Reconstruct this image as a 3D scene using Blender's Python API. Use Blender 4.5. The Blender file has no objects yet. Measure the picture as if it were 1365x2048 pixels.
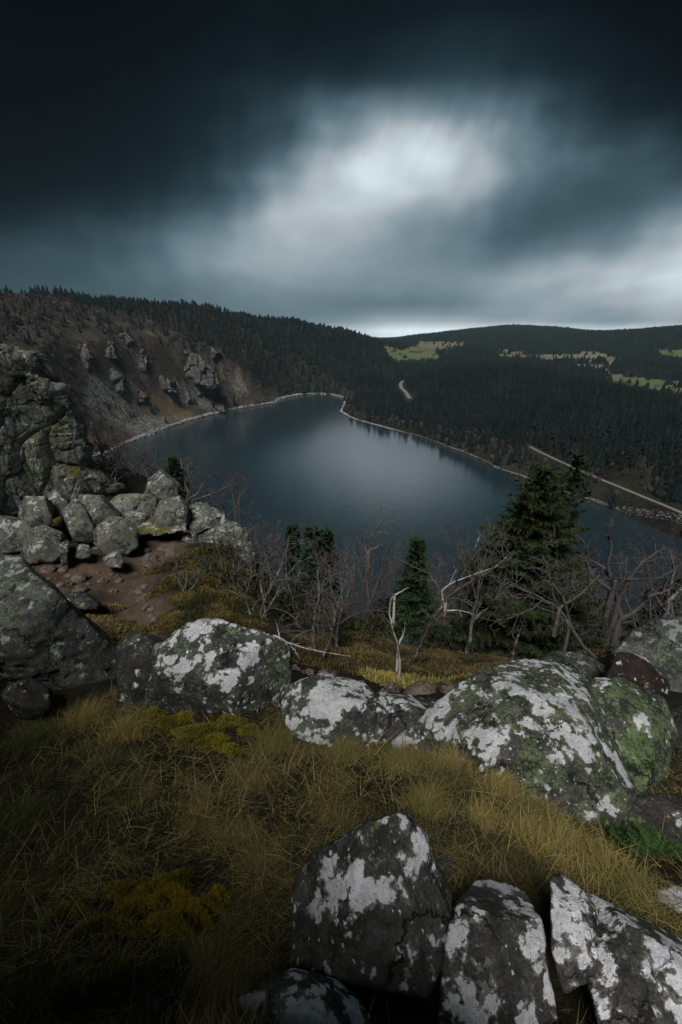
import bpy, bmesh, math, random
import numpy as np
from mathutils import Vector

# ------------------------------------------------------------------ camera, sky, light
scene = bpy.context.scene
COL = scene.collection
FPX = 910.0                       # focal length in photograph pixels (16 mm on a 24 x 36 frame held upright)
PITCH = math.radians(21.4)
CP, SP = math.cos(PITCH), math.sin(PITCH)
LAKE_Z = -100.0
cam_d = bpy.data.cameras.new('camera')
cam_d.sensor_fit = 'VERTICAL'; cam_d.sensor_height = 36.0; cam_d.lens = 16.0
cam_d.clip_start = 0.05; cam_d.clip_end = 30000
cam = bpy.data.objects.new('camera', cam_d); COL.objects.link(cam)
cam.location = (0, 0, 0); cam.rotation_euler = (math.pi/2 - PITCH, 0, 0)
scene.camera = cam
scene.view_settings.view_transform = 'Standard'; scene.view_settings.look = 'None'
scene.view_settings.exposure = 0.0; scene.view_settings.gamma = 1.0
scene.cycles.use_denoising = True
scene.cycles.max_bounces = 6; scene.cycles.diffuse_bounces = 3; scene.cycles.glossy_bounces = 2
scene.cycles.volume_bounces = 0; scene.cycles.transparent_max_bounces = 4

SUN_EL, SUN_AZ = math.radians(54), math.radians(-166)     # azimuth clockwise from the view direction (+Y)
sd = bpy.data.lights.new('sun', 'SUN'); sd.energy = 3.4; sd.angle = math.radians(22); sd.color = (1.0, 0.97, 0.93)
sun = bpy.data.objects.new('sun', sd); COL.objects.link(sun)
sdir = Vector((math.sin(SUN_AZ)*math.cos(SUN_EL), math.cos(SUN_AZ)*math.cos(SUN_EL), math.sin(SUN_EL)))
sun.rotation_euler = sdir.to_track_quat('Z', 'Y').to_euler()

class N:
    """tiny expression helper over shader math nodes"""
    def __init__(s, nt, sock): s.nt, s.s = nt, sock
    def _op(s, op, *a, clamp=False):
        n = s.nt.nodes.new('ShaderNodeMath'); n.operation = op; n.use_clamp = clamp
        for i, v in enumerate((s,)+a):
            if isinstance(v, N): s.nt.links.new(v.s, n.inputs[i])
            else: n.inputs[i].default_value = v
        return N(s.nt, n.outputs[0])
    def __add__(s, o): return s._op('ADD', o)
    def __radd__(s, o): return s._op('ADD', o)
    def __sub__(s, o): return s._op('SUBTRACT', o)
    def __rsub__(s, o): return (s*-1.0)+o
    def __mul__(s, o): return s._op('MULTIPLY', o)
    def __rmul__(s, o): return s._op('MULTIPLY', o)
    def __truediv__(s, o): return s._op('DIVIDE', o)
    def pow(s, o): return s._op('POWER', o)
    def max(s, o): return s._op('MAXIMUM', o)
    def min(s, o): return s._op('MINIMUM', o)
    def exp(s): return s._op('EXPONENT')
    def clamp(s): return s._op('ADD', 0.0, clamp=True)
    def step(s, lo, hi):
        n = s.nt.nodes.new('ShaderNodeMapRange'); n.interpolation_type = 'SMOOTHSTEP'
        s.nt.links.new(s.s, n.inputs['Value'])
        n.inputs['From Min'].default_value = lo; n.inputs['From Max'].default_value = hi
        return N(s.nt, n.outputs['Result'])

def comb(nt, x, y, z=0.0):
    n = nt.nodes.new('ShaderNodeCombineXYZ')
    for i, v in enumerate((x, y, z)):
        if isinstance(v, N): nt.links.new(v.s, n.inputs[i])
        else: n.inputs[i].default_value = v
    return N(nt, n.outputs[0])
def sep(nt, v):
    n = nt.nodes.new('ShaderNodeSeparateXYZ'); nt.links.new(v.s, n.inputs[0])
    return [N(nt, o) for o in n.outputs]
def noise(nt, v, scale, detail=4.0, rough=0.55, dist=0.0, out=0):
    n = nt.nodes.new('ShaderNodeTexNoise'); n.inputs['Scale'].default_value = scale
    n.inputs['Detail'].default_value = detail; n.inputs['Roughness'].default_value = rough
    n.inputs['Distortion'].default_value = dist
    if v is not None: nt.links.new(v.s, n.inputs['Vector'])
    return N(nt, n.outputs[out])
def voro(nt, v, scale, feat='F1', out='Distance', rnd=1.0):
    n = nt.nodes.new('ShaderNodeTexVoronoi'); n.feature = feat; n.inputs['Scale'].default_value = scale
    n.inputs['Randomness'].default_value = rnd
    nt.links.new(v.s, n.inputs['Vector']); return N(nt, n.outputs[out])
def vadd(nt, a, b, op='ADD'):
    n = nt.nodes.new('ShaderNodeVectorMath'); n.operation = op
    for i, v in enumerate((a, b)):
        if isinstance(v, N): nt.links.new(v.s, n.inputs[i])
        else: n.inputs[i].default_value = v
    return N(nt, n.outputs[0])
def vscale(nt, a, k):
    n = nt.nodes.new('ShaderNodeVectorMath'); n.operation = 'SCALE'
    nt.links.new(a.s, n.inputs[0])
    if isinstance(k, N): nt.links.new(k.s, n.inputs['Scale'])
    else: n.inputs['Scale'].default_value = k
    return N(nt, n.outputs[0])
def mix(nt, f, a, b):
    n = nt.nodes.new('ShaderNodeMix'); n.data_type = 'RGBA'
    for s, v in ((n.inputs[0], f), (n.inputs[6], a), (n.inputs[7], b)):
        if isinstance(v, N): nt.links.new(v.s, s)
        elif isinstance(v, (int, float)): s.default_value = v
        else: s.default_value = (*v, 1.0)
    return N(nt, n.outputs[2])

def uv_of(px, py):
    x = (px-682.5)/FPX; y = (1024-py)/FPX
    dy = CP+y*SP; dz = -SP+y*CP
    return x/dy, dz/dy

world = bpy.data.worlds.new("World"); scene.world = world; world.use_nodes = True
nt = world.node_tree; nt.nodes.clear()
tc = nt.nodes.new('ShaderNodeTexCoord'); D = N(nt, tc.outputs['Generated'])
dx, dy_, dz = sep(nt, D)
yy = dy_.max(0.08)
u0 = dx/yy; v0 = (dz/yy)
vs = v0.max(0.0)+0.10
plane = comb(nt, u0/vs*0.55, (vs*0+1)/vs*0.16, 0.3)
st = noise(nt, plane, 2.2, 5, 0.5)             # drawn out cloud streaks that run to the horizon
soft = noise(nt, comb(nt, u0*2.0, v0*3.4, 1.7), 1.6, 5, 0.5)
warp = noise(nt, comb(nt, u0*1.3, v0*2.2, 5.1), 2.2, 4, 0.5, out=1)
wx, wy, wz = sep(nt, warp)
u = u0+(wx-0.5)*0.26; v = v0+(wy-0.5)*0.10*v0.step(0.02, 0.16)
TX = [0,150,300,450,600,750,900,1050,1200,1365]
TY = [0,100,180,240,310,370,430,490,560,610,642,660]
TB = np.array([  # display brightness of the cloud deck by bearing and height
 [11,10,12,15,18,21,22,19,15,12],[11,12,15,19,25,32,36,30,21,15],[12,14,18,26,36,56,66,50,30,18],[13,15,21,32,50,118,118,88,46,25],
 [14,17,24,38,66,158,170,122,70,38],[17,22,31,52,104,170,142,88,70,50],[27,34,46,84,138,152,106,76,68,92],[46,50,66,122,130,122,98,80,92,152],
 [60,64,80,108,116,112,98,116,150,170],[62,66,76,98,102,96,90,116,122,140],[74,80,86,96,96,130,125,112,112,116],[92,98,108,122,145,205,205,195,185,180]])/255.0
def sample(px, py):
    px = min(max(px, 0), 1365); py = min(max(py, 0), 660)
    col = [np.interp(px, TX, row) for row in TB]; return float(np.interp(py, TY, col))
v_hi, v_lo = uv_of(0, -60)[1], uv_of(0, 668)[1]
def py_of(v):                       # photo row of a height v = dz/dy
    y = (v*CP+SP)/(CP-v*SP); return 1024-FPX*y
vn = (v-v_lo)*(1/(v_hi-v_lo))
L = None; NCOL = 19; us = np.linspace(-.76, .76, NCOL)
for k in range(NCOL):
    cr = nt.nodes.new('ShaderNodeValToRGB'); cr.color_ramp.interpolation = 'CARDINAL'
    nt.links.new(vn.s, cr.inputs[0]); el = cr.color_ramp.elements; stops = [0, .012, .025, .04, .06, .10, .15, .20, .26, .32, .38, .44, .50, .57, .65, .75, .88, 1]
    while len(el) < len(stops): el.new(0.5)
    for e_, s_ in zip(el, stops):
        vv = v_lo+s_*(v_hi-v_lo); py = py_of(vv); dyy = CP+(1024-py)/FPX*SP
        g_ = sample(682.5+us[k]*dyy*FPX, py); e_.position = s_; e_.color = (g_, g_, g_, 1)
    c_ = N(nt, cr.outputs[0])
    if L is None: L = c_
    else:
        f_ = u.step(us[k-1], us[k]); L = L*(1-f_)+c_*f_
L = L*(0.72+soft*0.62)*(0.92+st*0.22)
# ragged veils hanging from the edge of the bright gap
veil = noise(nt, comb(nt, u0*13.0-v0*5, v0*5.0, 0.4), 1.0, 4, 0.6)
L = L*(1+(veil-0.5)*0.38*v0.step(.20, .38)*(1-v0.step(.42, .5)))
# behind the camera the sky is plain grey cloud
fr = dy_.step(0.02, 0.30)
back = 0.12+noise(nt, D, 2.0, 4, 0.5)*0.16
L = (L*fr+back*(1-fr))
L = (L*(1.10+L.min(.62)*0.22)).max(0.01)
low = dz.step(-0.06, -0.01)
L = L*low+0.05*(1-low)
Lt = L.min(.7)
rgb = comb(nt, (L*(0.68+Lt*0.40)-.003).max(0).pow(2.2), (L*(1.05-Lt*0.05)).pow(2.2), (L*(1.22-Lt*0.24)).pow(2.2))
sky = nt.nodes.new('ShaderNodeTexSky'); sky.sky_type = 'NISHITA'; sky.sun_disc = False
sky.sun_elevation = SUN_EL; sky.sun_rotation = SUN_AZ
b1 = nt.nodes.new('ShaderNodeBackground'); nt.links.new(sky.outputs[0], b1.inputs[0]); b1.inputs[1].default_value = 0.06
b2 = nt.nodes.new('ShaderNodeBackground'); nt.links.new(rgb.s, b2.inputs[0]); b2.inputs[1].default_value = 1.0
ms = nt.nodes.new('ShaderNodeMixShader'); ms.inputs[0].default_value = 0.985      # the cloud deck covers almost all of it
nt.links.new(b1.outputs[0], ms.inputs[1]); nt.links.new(b2.outputs[0], ms.inputs[2])
wo = nt.nodes.new('ShaderNodeOutputWorld'); nt.links.new(ms.outputs[0], wo.inputs[0])

# ------------------------------------------------------------------ general helpers
rng = np.random.default_rng(11)
random.seed(5)

def P(px, py, Y):
    x = (px-682.5)/FPX; y = (1024-py)/FPX
    dy = CP+y*SP; s = Y/dy
    return np.array([x*s, Y, (-SP+y*CP)*s])
def Pr(px, py, r):
    x = (px-682.5)/FPX; y = (1024-py)/FPX
    dy = CP+y*SP; s = r/math.hypot(x, dy)
    return np.array([x*s, dy*s, (-SP+y*CP)*s])
def Pz(px, py, z):
    x = (px-682.5)/FPX; y = (1024-py)/FPX
    s = z/(-SP+y*CP)
    return np.array([x*s, (CP+y*SP)*s, z])
def proj(p):
    p = np.asarray(p, float)
    f = p[..., 1]*CP - p[..., 2]*SP; up = p[..., 1]*SP + p[..., 2]*CP
    f = np.where(f > 1e-3, f, 1e-3)
    return 682.5+FPX*p[..., 0]/f, 1024-FPX*up/f

def _h(ix, iy, iz, seed):
    n = (ix.astype(np.int64)*374761393 + iy.astype(np.int64)*668265263 + iz.astype(np.int64)*1274126177 + seed*974711) & 0xffffffff
    n = ((n ^ (n >> 13))*1103515245) & 0xffffffff
    n = ((n ^ (n >> 16))*2246822519) & 0xffffffff
    return ((n ^ (n >> 15)) & 0xffffff)/float(0xffffff)
def vnoise(p, seed=0):
    i = np.floor(p); f = p-i; i = i.astype(np.int64); f = f*f*f*(f*(f*6-15)+10)
    x, y, z = i[:, 0], i[:, 1], i[:, 2]; fx, fy, fz = f[:, 0], f[:, 1], f[:, 2]
    r = 0
    for a in (0, 1):
        for b in (0, 1):
            for c in (0, 1):
                r = r+_h(x+a, y+b, z+c, seed)*(fx if a else 1-fx)*(fy if b else 1-fy)*(fz if c else 1-fz)
    return r*2-1
def fbm(p, octaves=4, seed=0, gain=0.5):
    p = np.asarray(p, float); s = 0; a = 1; t = 0
    for o in range(octaves):
        s = s+a*vnoise(p+o*17.3, seed+o); t += a; a *= gain; p = p*2.03
    return s/t
def fbm2(x, y, k, octaves=4, seed=0, gain=0.5):
    return fbm(np.stack([x*k, y*k, np.zeros_like(x)], -1).reshape(-1, 3), octaves, seed, gain).reshape(np.shape(x))

def inpoly(x, y, poly):
    x = np.asarray(x, float); y = np.asarray(y, float); r = np.zeros(x.shape, bool)
    n = len(poly)
    for i in range(n):
        x1, y1 = poly[i][0], poly[i][1]; x2, y2 = poly[(i+1) % n][0], poly[(i+1) % n][1]
        c = ((y1 > y) != (y2 > y))
        with np.errstate(divide='ignore', invalid='ignore'):
            r ^= c & (x < (x2-x1)*(y-y1)/((y2-y1) if y2 != y1 else 1e-9)+x1)
    return r
def seg_dist(x, y, poly, closed=True):
    d = np.full(np.shape(x), 1e9); n = len(poly)
    for i in range(n if closed else n-1):
        ax, ay = poly[i][0], poly[i][1]; bx, by = poly[(i+1) % n][0], poly[(i+1) % n][1]
        vx, vy = bx-ax, by-ay; L2 = vx*vx+vy*vy+1e-12
        t = np.clip(((x-ax)*vx+(y-ay)*vy)/L2, 0, 1)
        d = np.minimum(d, np.hypot(x-ax-t*vx, y-ay-t*vy))
    return d

def mesh(name, V, F, mat, attrs=None, smooth=True, midx=None):
    """V (n,3); F: one array or a list of arrays of tri / quad indices"""
    if isinstance(F, np.ndarray): F = [F]
    F = [np.asarray(f, np.int32) for f in F if len(f)]
    me = bpy.data.meshes.new(name)
    me.vertices.add(len(V)); me.vertices.foreach_set('co', np.asarray(V, np.float32).ravel())
    loops = np.concatenate([f.ravel() for f in F]); cnt = np.concatenate([np.full(len(f), f.shape[1], np.int32) for f in F])
    me.loops.add(len(loops)); me.loops.foreach_set('vertex_index', loops)
    me.polygons.add(len(cnt))
    st = np.zeros(len(cnt), np.int32); st[1:] = np.cumsum(cnt)[:-1]
    me.polygons.foreach_set('loop_start', st)
    try: me.polygons.foreach_set('loop_total', cnt)
    except Exception: pass
    me.polygons.foreach_set('use_smooth', np.full(len(cnt), smooth))
    for m in (mat if isinstance(mat, (list, tuple)) else [mat]): me.materials.append(m)
    if midx is not None: me.polygons.foreach_set('material_index', np.asarray(midx, np.int32))
    for k, a in (attrs or {}).items():
        a = np.asarray(a, np.float32)
        if a.ndim == 2:
            at = me.attributes.new(k, 'FLOAT_COLOR', 'POINT')
            if a.shape[1] == 3: a = np.hstack([a, np.ones((len(a), 1), np.float32)])
            at.data.foreach_set('color', a.ravel())
        else:
            at = me.attributes.new(k, 'FLOAT', 'POINT'); at.data.foreach_set('value', a)
    me.update(calc_edges=True)
    return me
def obj(name, me, parent=None, loc=None):
    o = bpy.data.objects.new(name, me); COL.objects.link(o)
    if loc is not None: o.location = loc
    if parent is not None: o.parent = parent
    return o
def tag(o, label=None, cat=None, group=None, kind=None):
    if label: o['label'] = label
    if cat: o['category'] = cat
    if group: o['group'] = group
    if kind: o['kind'] = kind
    return o
def empty(name, loc, label, cat, group=None):
    o = bpy.data.objects.new(name, None); COL.objects.link(o); o.location = loc
    o.empty_display_size = 0.1
    return tag(o, label, cat, group)

# ------------------------------------------------------------------ materials
def newmat(name, rough=0.85, spec=0.25):
    m = bpy.data.materials.new(name); m.use_nodes = True; nt = m.node_tree
    b = nt.nodes['Principled BSDF']; b.inputs['Roughness'].default_value = rough
    b.inputs['Specular IOR Level'].default_value = spec
    return m, nt, b
def geo_pos(nt):
    g = nt.nodes.new('ShaderNodeNewGeometry'); return N(nt, g.outputs['Position']), N(nt, g.outputs['Normal'])
def attr(nt, name, out='Color'):
    a = nt.nodes.new('ShaderNodeAttribute'); a.attribute_name = name; return N(nt, a.outputs[out])
def bump(nt, b, h, strength=0.6, dist=0.01):
    n = nt.nodes.new('ShaderNodeBump'); n.inputs['Strength'].default_value = strength; n.inputs['Distance'].default_value = dist
    nt.links.new(h.s, n.inputs['Height']); nt.links.new(n.outputs[0], b.inputs['Normal'])
def rgbmul(nt, c, k):
    return vscale(nt, c, k)

def rock_mat(name, dark, light, white=0.5, green=0.5, scale=1.0, wcol=(.76,.77,.80), gcol=(.07,.12,.035), bumpd=0.035, updep=0.25, moss=0.0, blk=0.75):
    """granite with crustose lichen; white / green: how much is covered (0..1); scale: 1 = close-up"""
    m, nt, b = newmat(name, 0.88, 0.2)
    p, nrm = geo_pos(nt); nz = sep(nt, nrm)[2]
    big = noise(nt, p, 2.2*scale, 5, 0.6); mid = noise(nt, p, 9*scale, 6, 0.65); fine = noise(nt, p, 60*scale, 5, 0.7)
    col = mix(nt, (big*0.5+mid*0.9-0.25).step(0.2, 0.75), dark, light)
    col = rgbmul(nt, col, fine.step(0.25, 0.75)*0.9+0.5)
    ochre = (noise(nt, p, 4.3*scale, 5, 0.7)).step(0.60, 0.72)
    col = mix(nt, ochre*0.55, col, (.17,.14,.09))
    black = (noise(nt, p, 3.1*scale, 7, 0.75)).step(0.53, 0.60)
    col = mix(nt, black*blk, col, (.018,.02,.02))
    # green map lichen: small crusty dots in drifts
    wp = vadd(nt, p, vscale(nt, noise(nt, p, 40*scale, 3, 0.6, out=1), 0.03/scale))
    gd = voro(nt, wp, 34*scale); gz = noise(nt, p, 3.6*scale, 4, 0.65)
    gm = ((gz*1.0+mid*0.5+nz*0.05)-gd*0.55+green*0.42).step(0.765, 0.80)*fine.step(0.3, 0.55)
    col = mix(nt, gm*0.85, col, mix(nt, mid.step(0.35, 0.65), gcol, (gcol[0]*1.7+0.03, gcol[1]*1.4+.04, gcol[2]*1.8+.03)))
    # pale lichen: lobed rosettes that merge into plates
    w2 = vadd(nt, p, vscale(nt, noise(nt, p, 11*scale, 4, 0.65, out=1), 0.15/scale))
    w3 = vadd(nt, p, vscale(nt, noise(nt, p, 34*scale, 3, 0.6, out=1), 0.045/scale))
    z1 = noise(nt, w2, 3.3*scale, 3, 0.55); d1 = voro(nt, w2, 10*scale); d2 = voro(nt, w3, 19*scale)
    d1 = d1*0.85+d2*0.3
    wm = (z1*1.55-d1*0.62+nz*updep+white*0.5)
    w1 = wm.step(0.93, 0.955)
    dots = (noise(nt, p, 4.4*scale, 2, 0.5)*0.9+white*0.20-d2*1.0).step(0.42, 0.45)
    wmask = w1.max(dots*0.9)
    pits = (fine*0.7+noise(nt, p, 120*scale, 3, 0.75)*0.5).step(0.42, 0.52)
    under = wm.step(0.86, 0.90)*fine.step(.30, .50)
    col = mix(nt, under*0.55, col, tuple(c*0.30 for c in (wcol[0], wcol[1]*1.02, wcol[2]*.86)))
    rim = wm.step(0.945, 1.05)
    wc = mix(nt, (noise(nt, p, 26*scale, 5, 0.7)*0.9+noise(nt, p, 5*scale, 3, .6)*.5-.2).step(0.25, 0.75), tuple(c*0.42 for c in wcol), wcol)
    wc = mix(nt, rim*0.45, wc, tuple(c*0.66 for c in wcol))
    col = mix(nt, wmask*pits*(0.97), col, wc)
    wc4 = vadd(nt, p, vscale(nt, noise(nt, p, 3.5*scale, 4, 0.7, out=1), 0.55/scale))
    ce = voro(nt, wc4, 1.25*scale, feat='DISTANCE_TO_EDGE'); cm = (1-ce.step(0.004, 0.022))*noise(nt, p, 1.4*scale, 2, .5).step(.44, .56)
    col = mix(nt, cm*0.85, col, (.010,.010,.009))
    if moss > 0:
        mm = (noise(nt, p, 3.0*scale, 5, 0.7)+nz*0.35+moss*0.4).step(0.93, 1.0)
        col = mix(nt, mm, col, mix(nt, fine.step(0.3, 0.7), (.05,.045,.010), (.17,.14,.03)))
    nt.links.new(col.s, b.inputs['Base Color'])
    h = fine*0.35+mid*0.8+big*0.5-cm*0.7+wmask*0.14+noise(nt, p, 200*scale, 2, 0.6)*0.12
    bump(nt, b, h, 0.9, bumpd)
    return m

M_BOULDER = rock_mat('lichened_granite', (.030,.032,.030), (.105,.105,.098), 0.62, 0.38, scale=1.35)
M_BIG = rock_mat('green_lichened_granite', (.030,.032,.028), (.125,.122,.108), 0.52, 0.50, scale=1.45, updep=0.26)
M_FORE = rock_mat('pale_lichened_granite', (.022,.023,.022), (.095,.092,.084), 0.63, 0.15, scale=1.7, bumpd=0.02, wcol=(.80,.80,.85))
M_LEFT = rock_mat('mossy_dark_granite', (.022,.025,.024), (.12,.12,.118), 0.30, 0.30, wcol=(.36,.38,.37))
M_DARK = rock_mat('dark_granite', (.02,.02,.02), (.075,.07,.065), 0.12, 0.25)
M_BARE = rock_mat('brown_bare_granite', (.07,.052,.042), (.21,.165,.135), -0.35, -0.4, scale=1.4)
M_CLIFF = rock_mat('weathered_cliff_granite', (.09,.091,.082), (.32,.315,.28), 0.50, 0.42, scale=0.55, wcol=(.48,.50,.47), bumpd=0.06, moss=0.45)
M_PILE = rock_mat('grey_fallen_granite', (.05,.051,.047), (.19,.185,.17), 0.34, 0.36, scale=1.0, wcol=(.50,.51,.50), bumpd=0.04)
M_PALE = rock_mat('pale_green_granite', (.11,.12,.10), (.27,.28,.23), 0.0, 0.3, scale=0.8, bumpd=0.03)
M_FAR = rock_mat('far_outcrop_granite', (.045,.040,.038), (.17,.16,.155), 0.0, -0.2, scale=0.06, bumpd=0.8, blk=.45)

def flat_attr_mat(name, rough=0.8, spec=0.2, trans=0.0, jitter=0.0):
    m, nt, b = newmat(name, rough, spec)
    c = attr(nt, 'col')
    if jitter:
        p, _ = geo_pos(nt); c = rgbmul(nt, c, noise(nt, p, jitter, 3, 0.6)*1.2+0.4)
    nt.links.new(c.s, b.inputs['Base Color'])
    return m
M_GRASS = flat_attr_mat('dry_grass_blades', 0.75, 0.25)
M_MOSS = flat_attr_mat('moss_fronds', 0.9, 0.1)
M_LEAF = flat_attr_mat('small_leaves', 0.8, 0.2)
M_NEEDLE = flat_attr_mat('spruce_needles', 0.75, 0.2)
M_STONES = flat_attr_mat('small_stones', 0.85, 0.2, jitter=8.0)
M_SHORE = flat_attr_mat('shore_stones', 0.9, 0.1)

def forest_mat(name, c1, c2):
    m, nt, b = newmat(name, 0.9, 0.08)
    p, _ = geo_pos(nt); oi = nt.nodes.new('ShaderNodeObjectInfo'); r = N(nt, oi.outputs['Random'])
    t = attr(nt, 'tint', 'Fac')
    f = (noise(nt, p, 0.5, 3, 0.6)*0.7+(t+r*0.5)*0.6-0.25).clamp()
    nt.links.new(mix(nt, f, c1, c2).s, b.inputs['Base Color'])
    return m
M_FOREST = forest_mat('dark_conifer_foliage', (.006,.010,.011), (.023,.031,.026))

def bark_mat(name, c1, c2, spots=None, scale=1.0):
    m, nt, b = newmat(name, 0.85, 0.2); p, _ = geo_pos(nt)
    a, bb, c = sep(nt, p); q = comb(nt, a*26, bb*26, c*7)
    n1 = noise(nt, q, 1.0*scale, 5, 0.65)
    col = mix(nt, n1.step(0.3, 0.7), c1, c2)
    if spots:
        s = noise(nt, comb(nt, a*9, bb*9, c*5), 1.3*scale, 5, 0.7).step(0.52, 0.6)
        col = mix(nt, s, col, spots)
    nt.links.new(col.s, b.inputs['Base Color']); bump(nt, b, n1, 0.7, 0.006)
    return m
M_BARK = bark_mat('grey_bark', (.045,.043,.040), (.13,.125,.118), (.20,.21,.195))
M_TWIG = bark_mat('thin_grey_twigs', (.06,.054,.05), (.145,.132,.124))
M_TWIGP = bark_mat('purple_brown_twigs', (.048,.040,.042), (.105,.09,.093))
M_DEAD = bark_mat('bleached_dead_wood', (.26,.245,.22), (.50,.48,.45), (.14,.12,.10), 0.6)
M_RUST = bark_mat('dark_peeling_bark', (.03,.025,.021), (.085,.056,.042), (.28,.26,.23), 0.7)
M_TRUNK = bark_mat('spruce_bark', (.03,.022,.018), (.08,.06,.05))

# ------------------------------------------------------------------ terrain height field (camera at the origin, lake 100 m below)
shore_px = [(225,905),(262,886),(300,870),(350,851),(400,836),(470,819),(520,812),(548,806),(560,799),(600,791),(640,788),(668,791),(693,797),
            (686,812),(683,822),(700,834),(720,841),(760,852),(800,862),(840,875),(880,889),(920,904),(960,921),(1010,941),(1060,960),(1120,980),(1200,1011),(1280,1040),(1365,1075)]
SHORE = [tuple(Pz(a, b, LAKE_Z)[:2]) for a, b in shore_px]
NVIS = len(SHORE)
LAKE = SHORE+[(196,192),(210,160),(205,125),(170,98),(110,84),(30,84),(-60,94),(-130,130),(-190,190),(-232,270),(-236,340)]
# wiggle the traced shoreline between its points
def refine(poly, step, amp, seed):
    out = []
    for i in range(len(poly)):
        a = np.array(poly[i]); b = np.array(poly[(i+1) % len(poly)]); L_ = np.hypot(*(b-a)); n = max(1, int(L_/step))
        for k in range(n): out.append(a+(b-a)*k/n)
    out = np.array(out); w = np.stack([fbm2(out[:, 0], out[:, 1], .05, 3, seed), fbm2(out[:, 0], out[:, 1], .05, 3, seed+9)], -1)
    return out+w*amp
LAKE_R = refine(LAKE, 12, 3.0, 3)

CT = []                                   # control points (azimuth, ln r, z/r)
def cp(p, dz=0.0):
    r = math.hypot(p[0], p[1]); CT.append((math.atan2(p[0], p[1]), math.log(r), (p[2]+dz)/r))
def ca(az, r, z): CT.append((math.radians(az), math.log(r), z/r))
for px in (-300, 0, 340, 682, 1000, 1365, 1700):
    fr_ = px >= 600
    cp(P(px, 2048, .76 if fr_ else .58))
    cp(P(px, 1900, .93 if fr_ else .82)); cp(P(px, 1800, 1.08))
for px, Y in ((-300,2.1),(0,1.95),(400,1.78),(700,1.65),(900,1.62),(1365,2.1),(1700,2.1)): cp(P(px, 1600, Y))
for px, Y in ((-300,3.2),(0,3.0),(300,2.75),(560,2.62),(700,2.7),(850,2.85),(1100,3.0),(1365,2.9)): cp(P(px, 1450, Y))
for q in ((700,1520,2.2),(850,1525,2.1),(1000,1560,2.05),(1100,1600,2.0),(1200,1700,1.5),(1080,1670,1.5),(1365,1700,1.72)): cp(P(*q))
for px, Y in ((-100,3.5),(150,3.4),(330,3.2),(560,3.0)): cp(P(px, 1400, Y))
for q in ((120,1290,5.6),(0,1250,6.0),(250,1290,6.2),(300,1245,7.3),(250,1180,9.0),(200,1150,9.6),(110,1140,9.6),(60,1130,9.6),(330,1090,11.9),(280,1120,10.8),(400,1100,11.2),
          (400,1200,7.9),(400,1150,9.3),(480,1240,7.5),(480,1190,8.7),(560,1280,7.0),(440,1280,6.6),(620,1345,5.7),(700,1320,6.7),(560,1340,5.4),(850,1382,5.7),(780,1390,5.1),
          (700,1390,4.3),(930,1385,5.2),(850,1320,7.3),(950,1315,7.6),(1020,1320,7.4),(750,1290,8.0),(1100,1330,6.4),(1200,1310,6.2),(1300,1290,6.0),(1365,1330,4.8),
          (1150,1400,3.5),(900,1430,3.1),(1365,1400,3.6),(-150,1050,11),(-150,1200,7),(0,1080,10.8),(120,1060,12),(-300,1000,14),(230,1040,13.2),(320,1040,13.6)):
    cp(P(*q))
for az in (-5, 3, 10, 18, 26, 34, 42, 55, 70, 90):
    ca(az, 12.5, -10.3); ca(az, 20, -19); ca(az, 40, -40); ca(az, 70, -76); ca(az, 95, -99)
for az, r1 in ((-12, 14), (-17, 17), (-23, 20), (-30, 22)):
    ca(az, r1, -0.50*r1) if az > -20 else None; ca(az, 30, -.55*30); ca(az, 60, -.6*60); ca(az, 100, -.75*100); ca(az, 130, -.75*130)
for q in ((205,915,22),(240,935,21),(290,950,20),(200,960,17),(260,985,17),(350,985,17)): cp(P(*q))
for az in (-36, -42, -50, -62, -78, -95):
    ca(az, 17, -6); ca(az, 24, -9); ca(az, 50, -25); ca(az, 110, -55); ca(az, 200, -80 if az > -45 else -55)
for az in (-78, -95): ca(az, 420, -10); ca(az, 800, 60); ca(az, 8000, 60)
for az in (70, 90): ca(az, 260, -60); ca(az, 600, -60); ca(az, 2500, 0); ca(az, 8000, 0)
for az in (-60, -90, 60, 90): ca(az, 1.0, -1.75); ca(az, 3.0, -2.4)
for az in (60, 90): ca(az, 6, -4.2)
for az in (-60, -90): ca(az, 6, -3.6)
# the slope and ridge left of the lake (treetops 11 m above ground on the skyline)
for px, py, r in ((-300,560,600),(-150,566,620),(0,586,650),(100,592,690),(200,601,720),(300,614,770),(400,631,830),(500,651,900),(600,667,970),(700,684,1060),(760,692,1150)):
    q = Pr(px, py, r); cp(q, 0); 
    q2 = q.copy(); s = 1.35; ca(math.degrees(math.atan2(q[0], q[1])), r*s, q[2]-4)
for q in ((0,640,520),(0,690,430),(-200,690,400),(100,660,540),(100,740,450),(200,680,560),(200,760,490),(200,840,430),(280,720,570),(300,800,495),(350,690,650),(350,760,575),(360,820,505),
          (430,690,720),(430,760,635),(440,800,580),(520,710,800),(520,770,700),(600,730,850),(600,770,760),(680,740,900),(690,775,800),(740,730,960),(740,760,860),(100,840,400),(0,800,360)):
    cp(Pr(*q))
for q in ((760,800,690),(720,810,690),(800,790,740),(800,840,560),(780,765,880),(860,800,640),(860,760,830),(900,850,500),(960,790,600),(960,750,800),(1000,880,410),(1060,830,450),(1060,780,620),
          (1150,860,385),(1150,800,520),(1250,900,330),(1250,830,440),(1365,930,290),(1365,860,380),(1500,950,280),(1500,850,400)):
    cp(Pr(*q))
for q in ((1080,905,345),(1140,932,325),(1200,958,312),(1290,995,290),(1365,1025,272),(1450,1060,255)): cp(Pz(q[0], q[1], -89.5))
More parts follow.
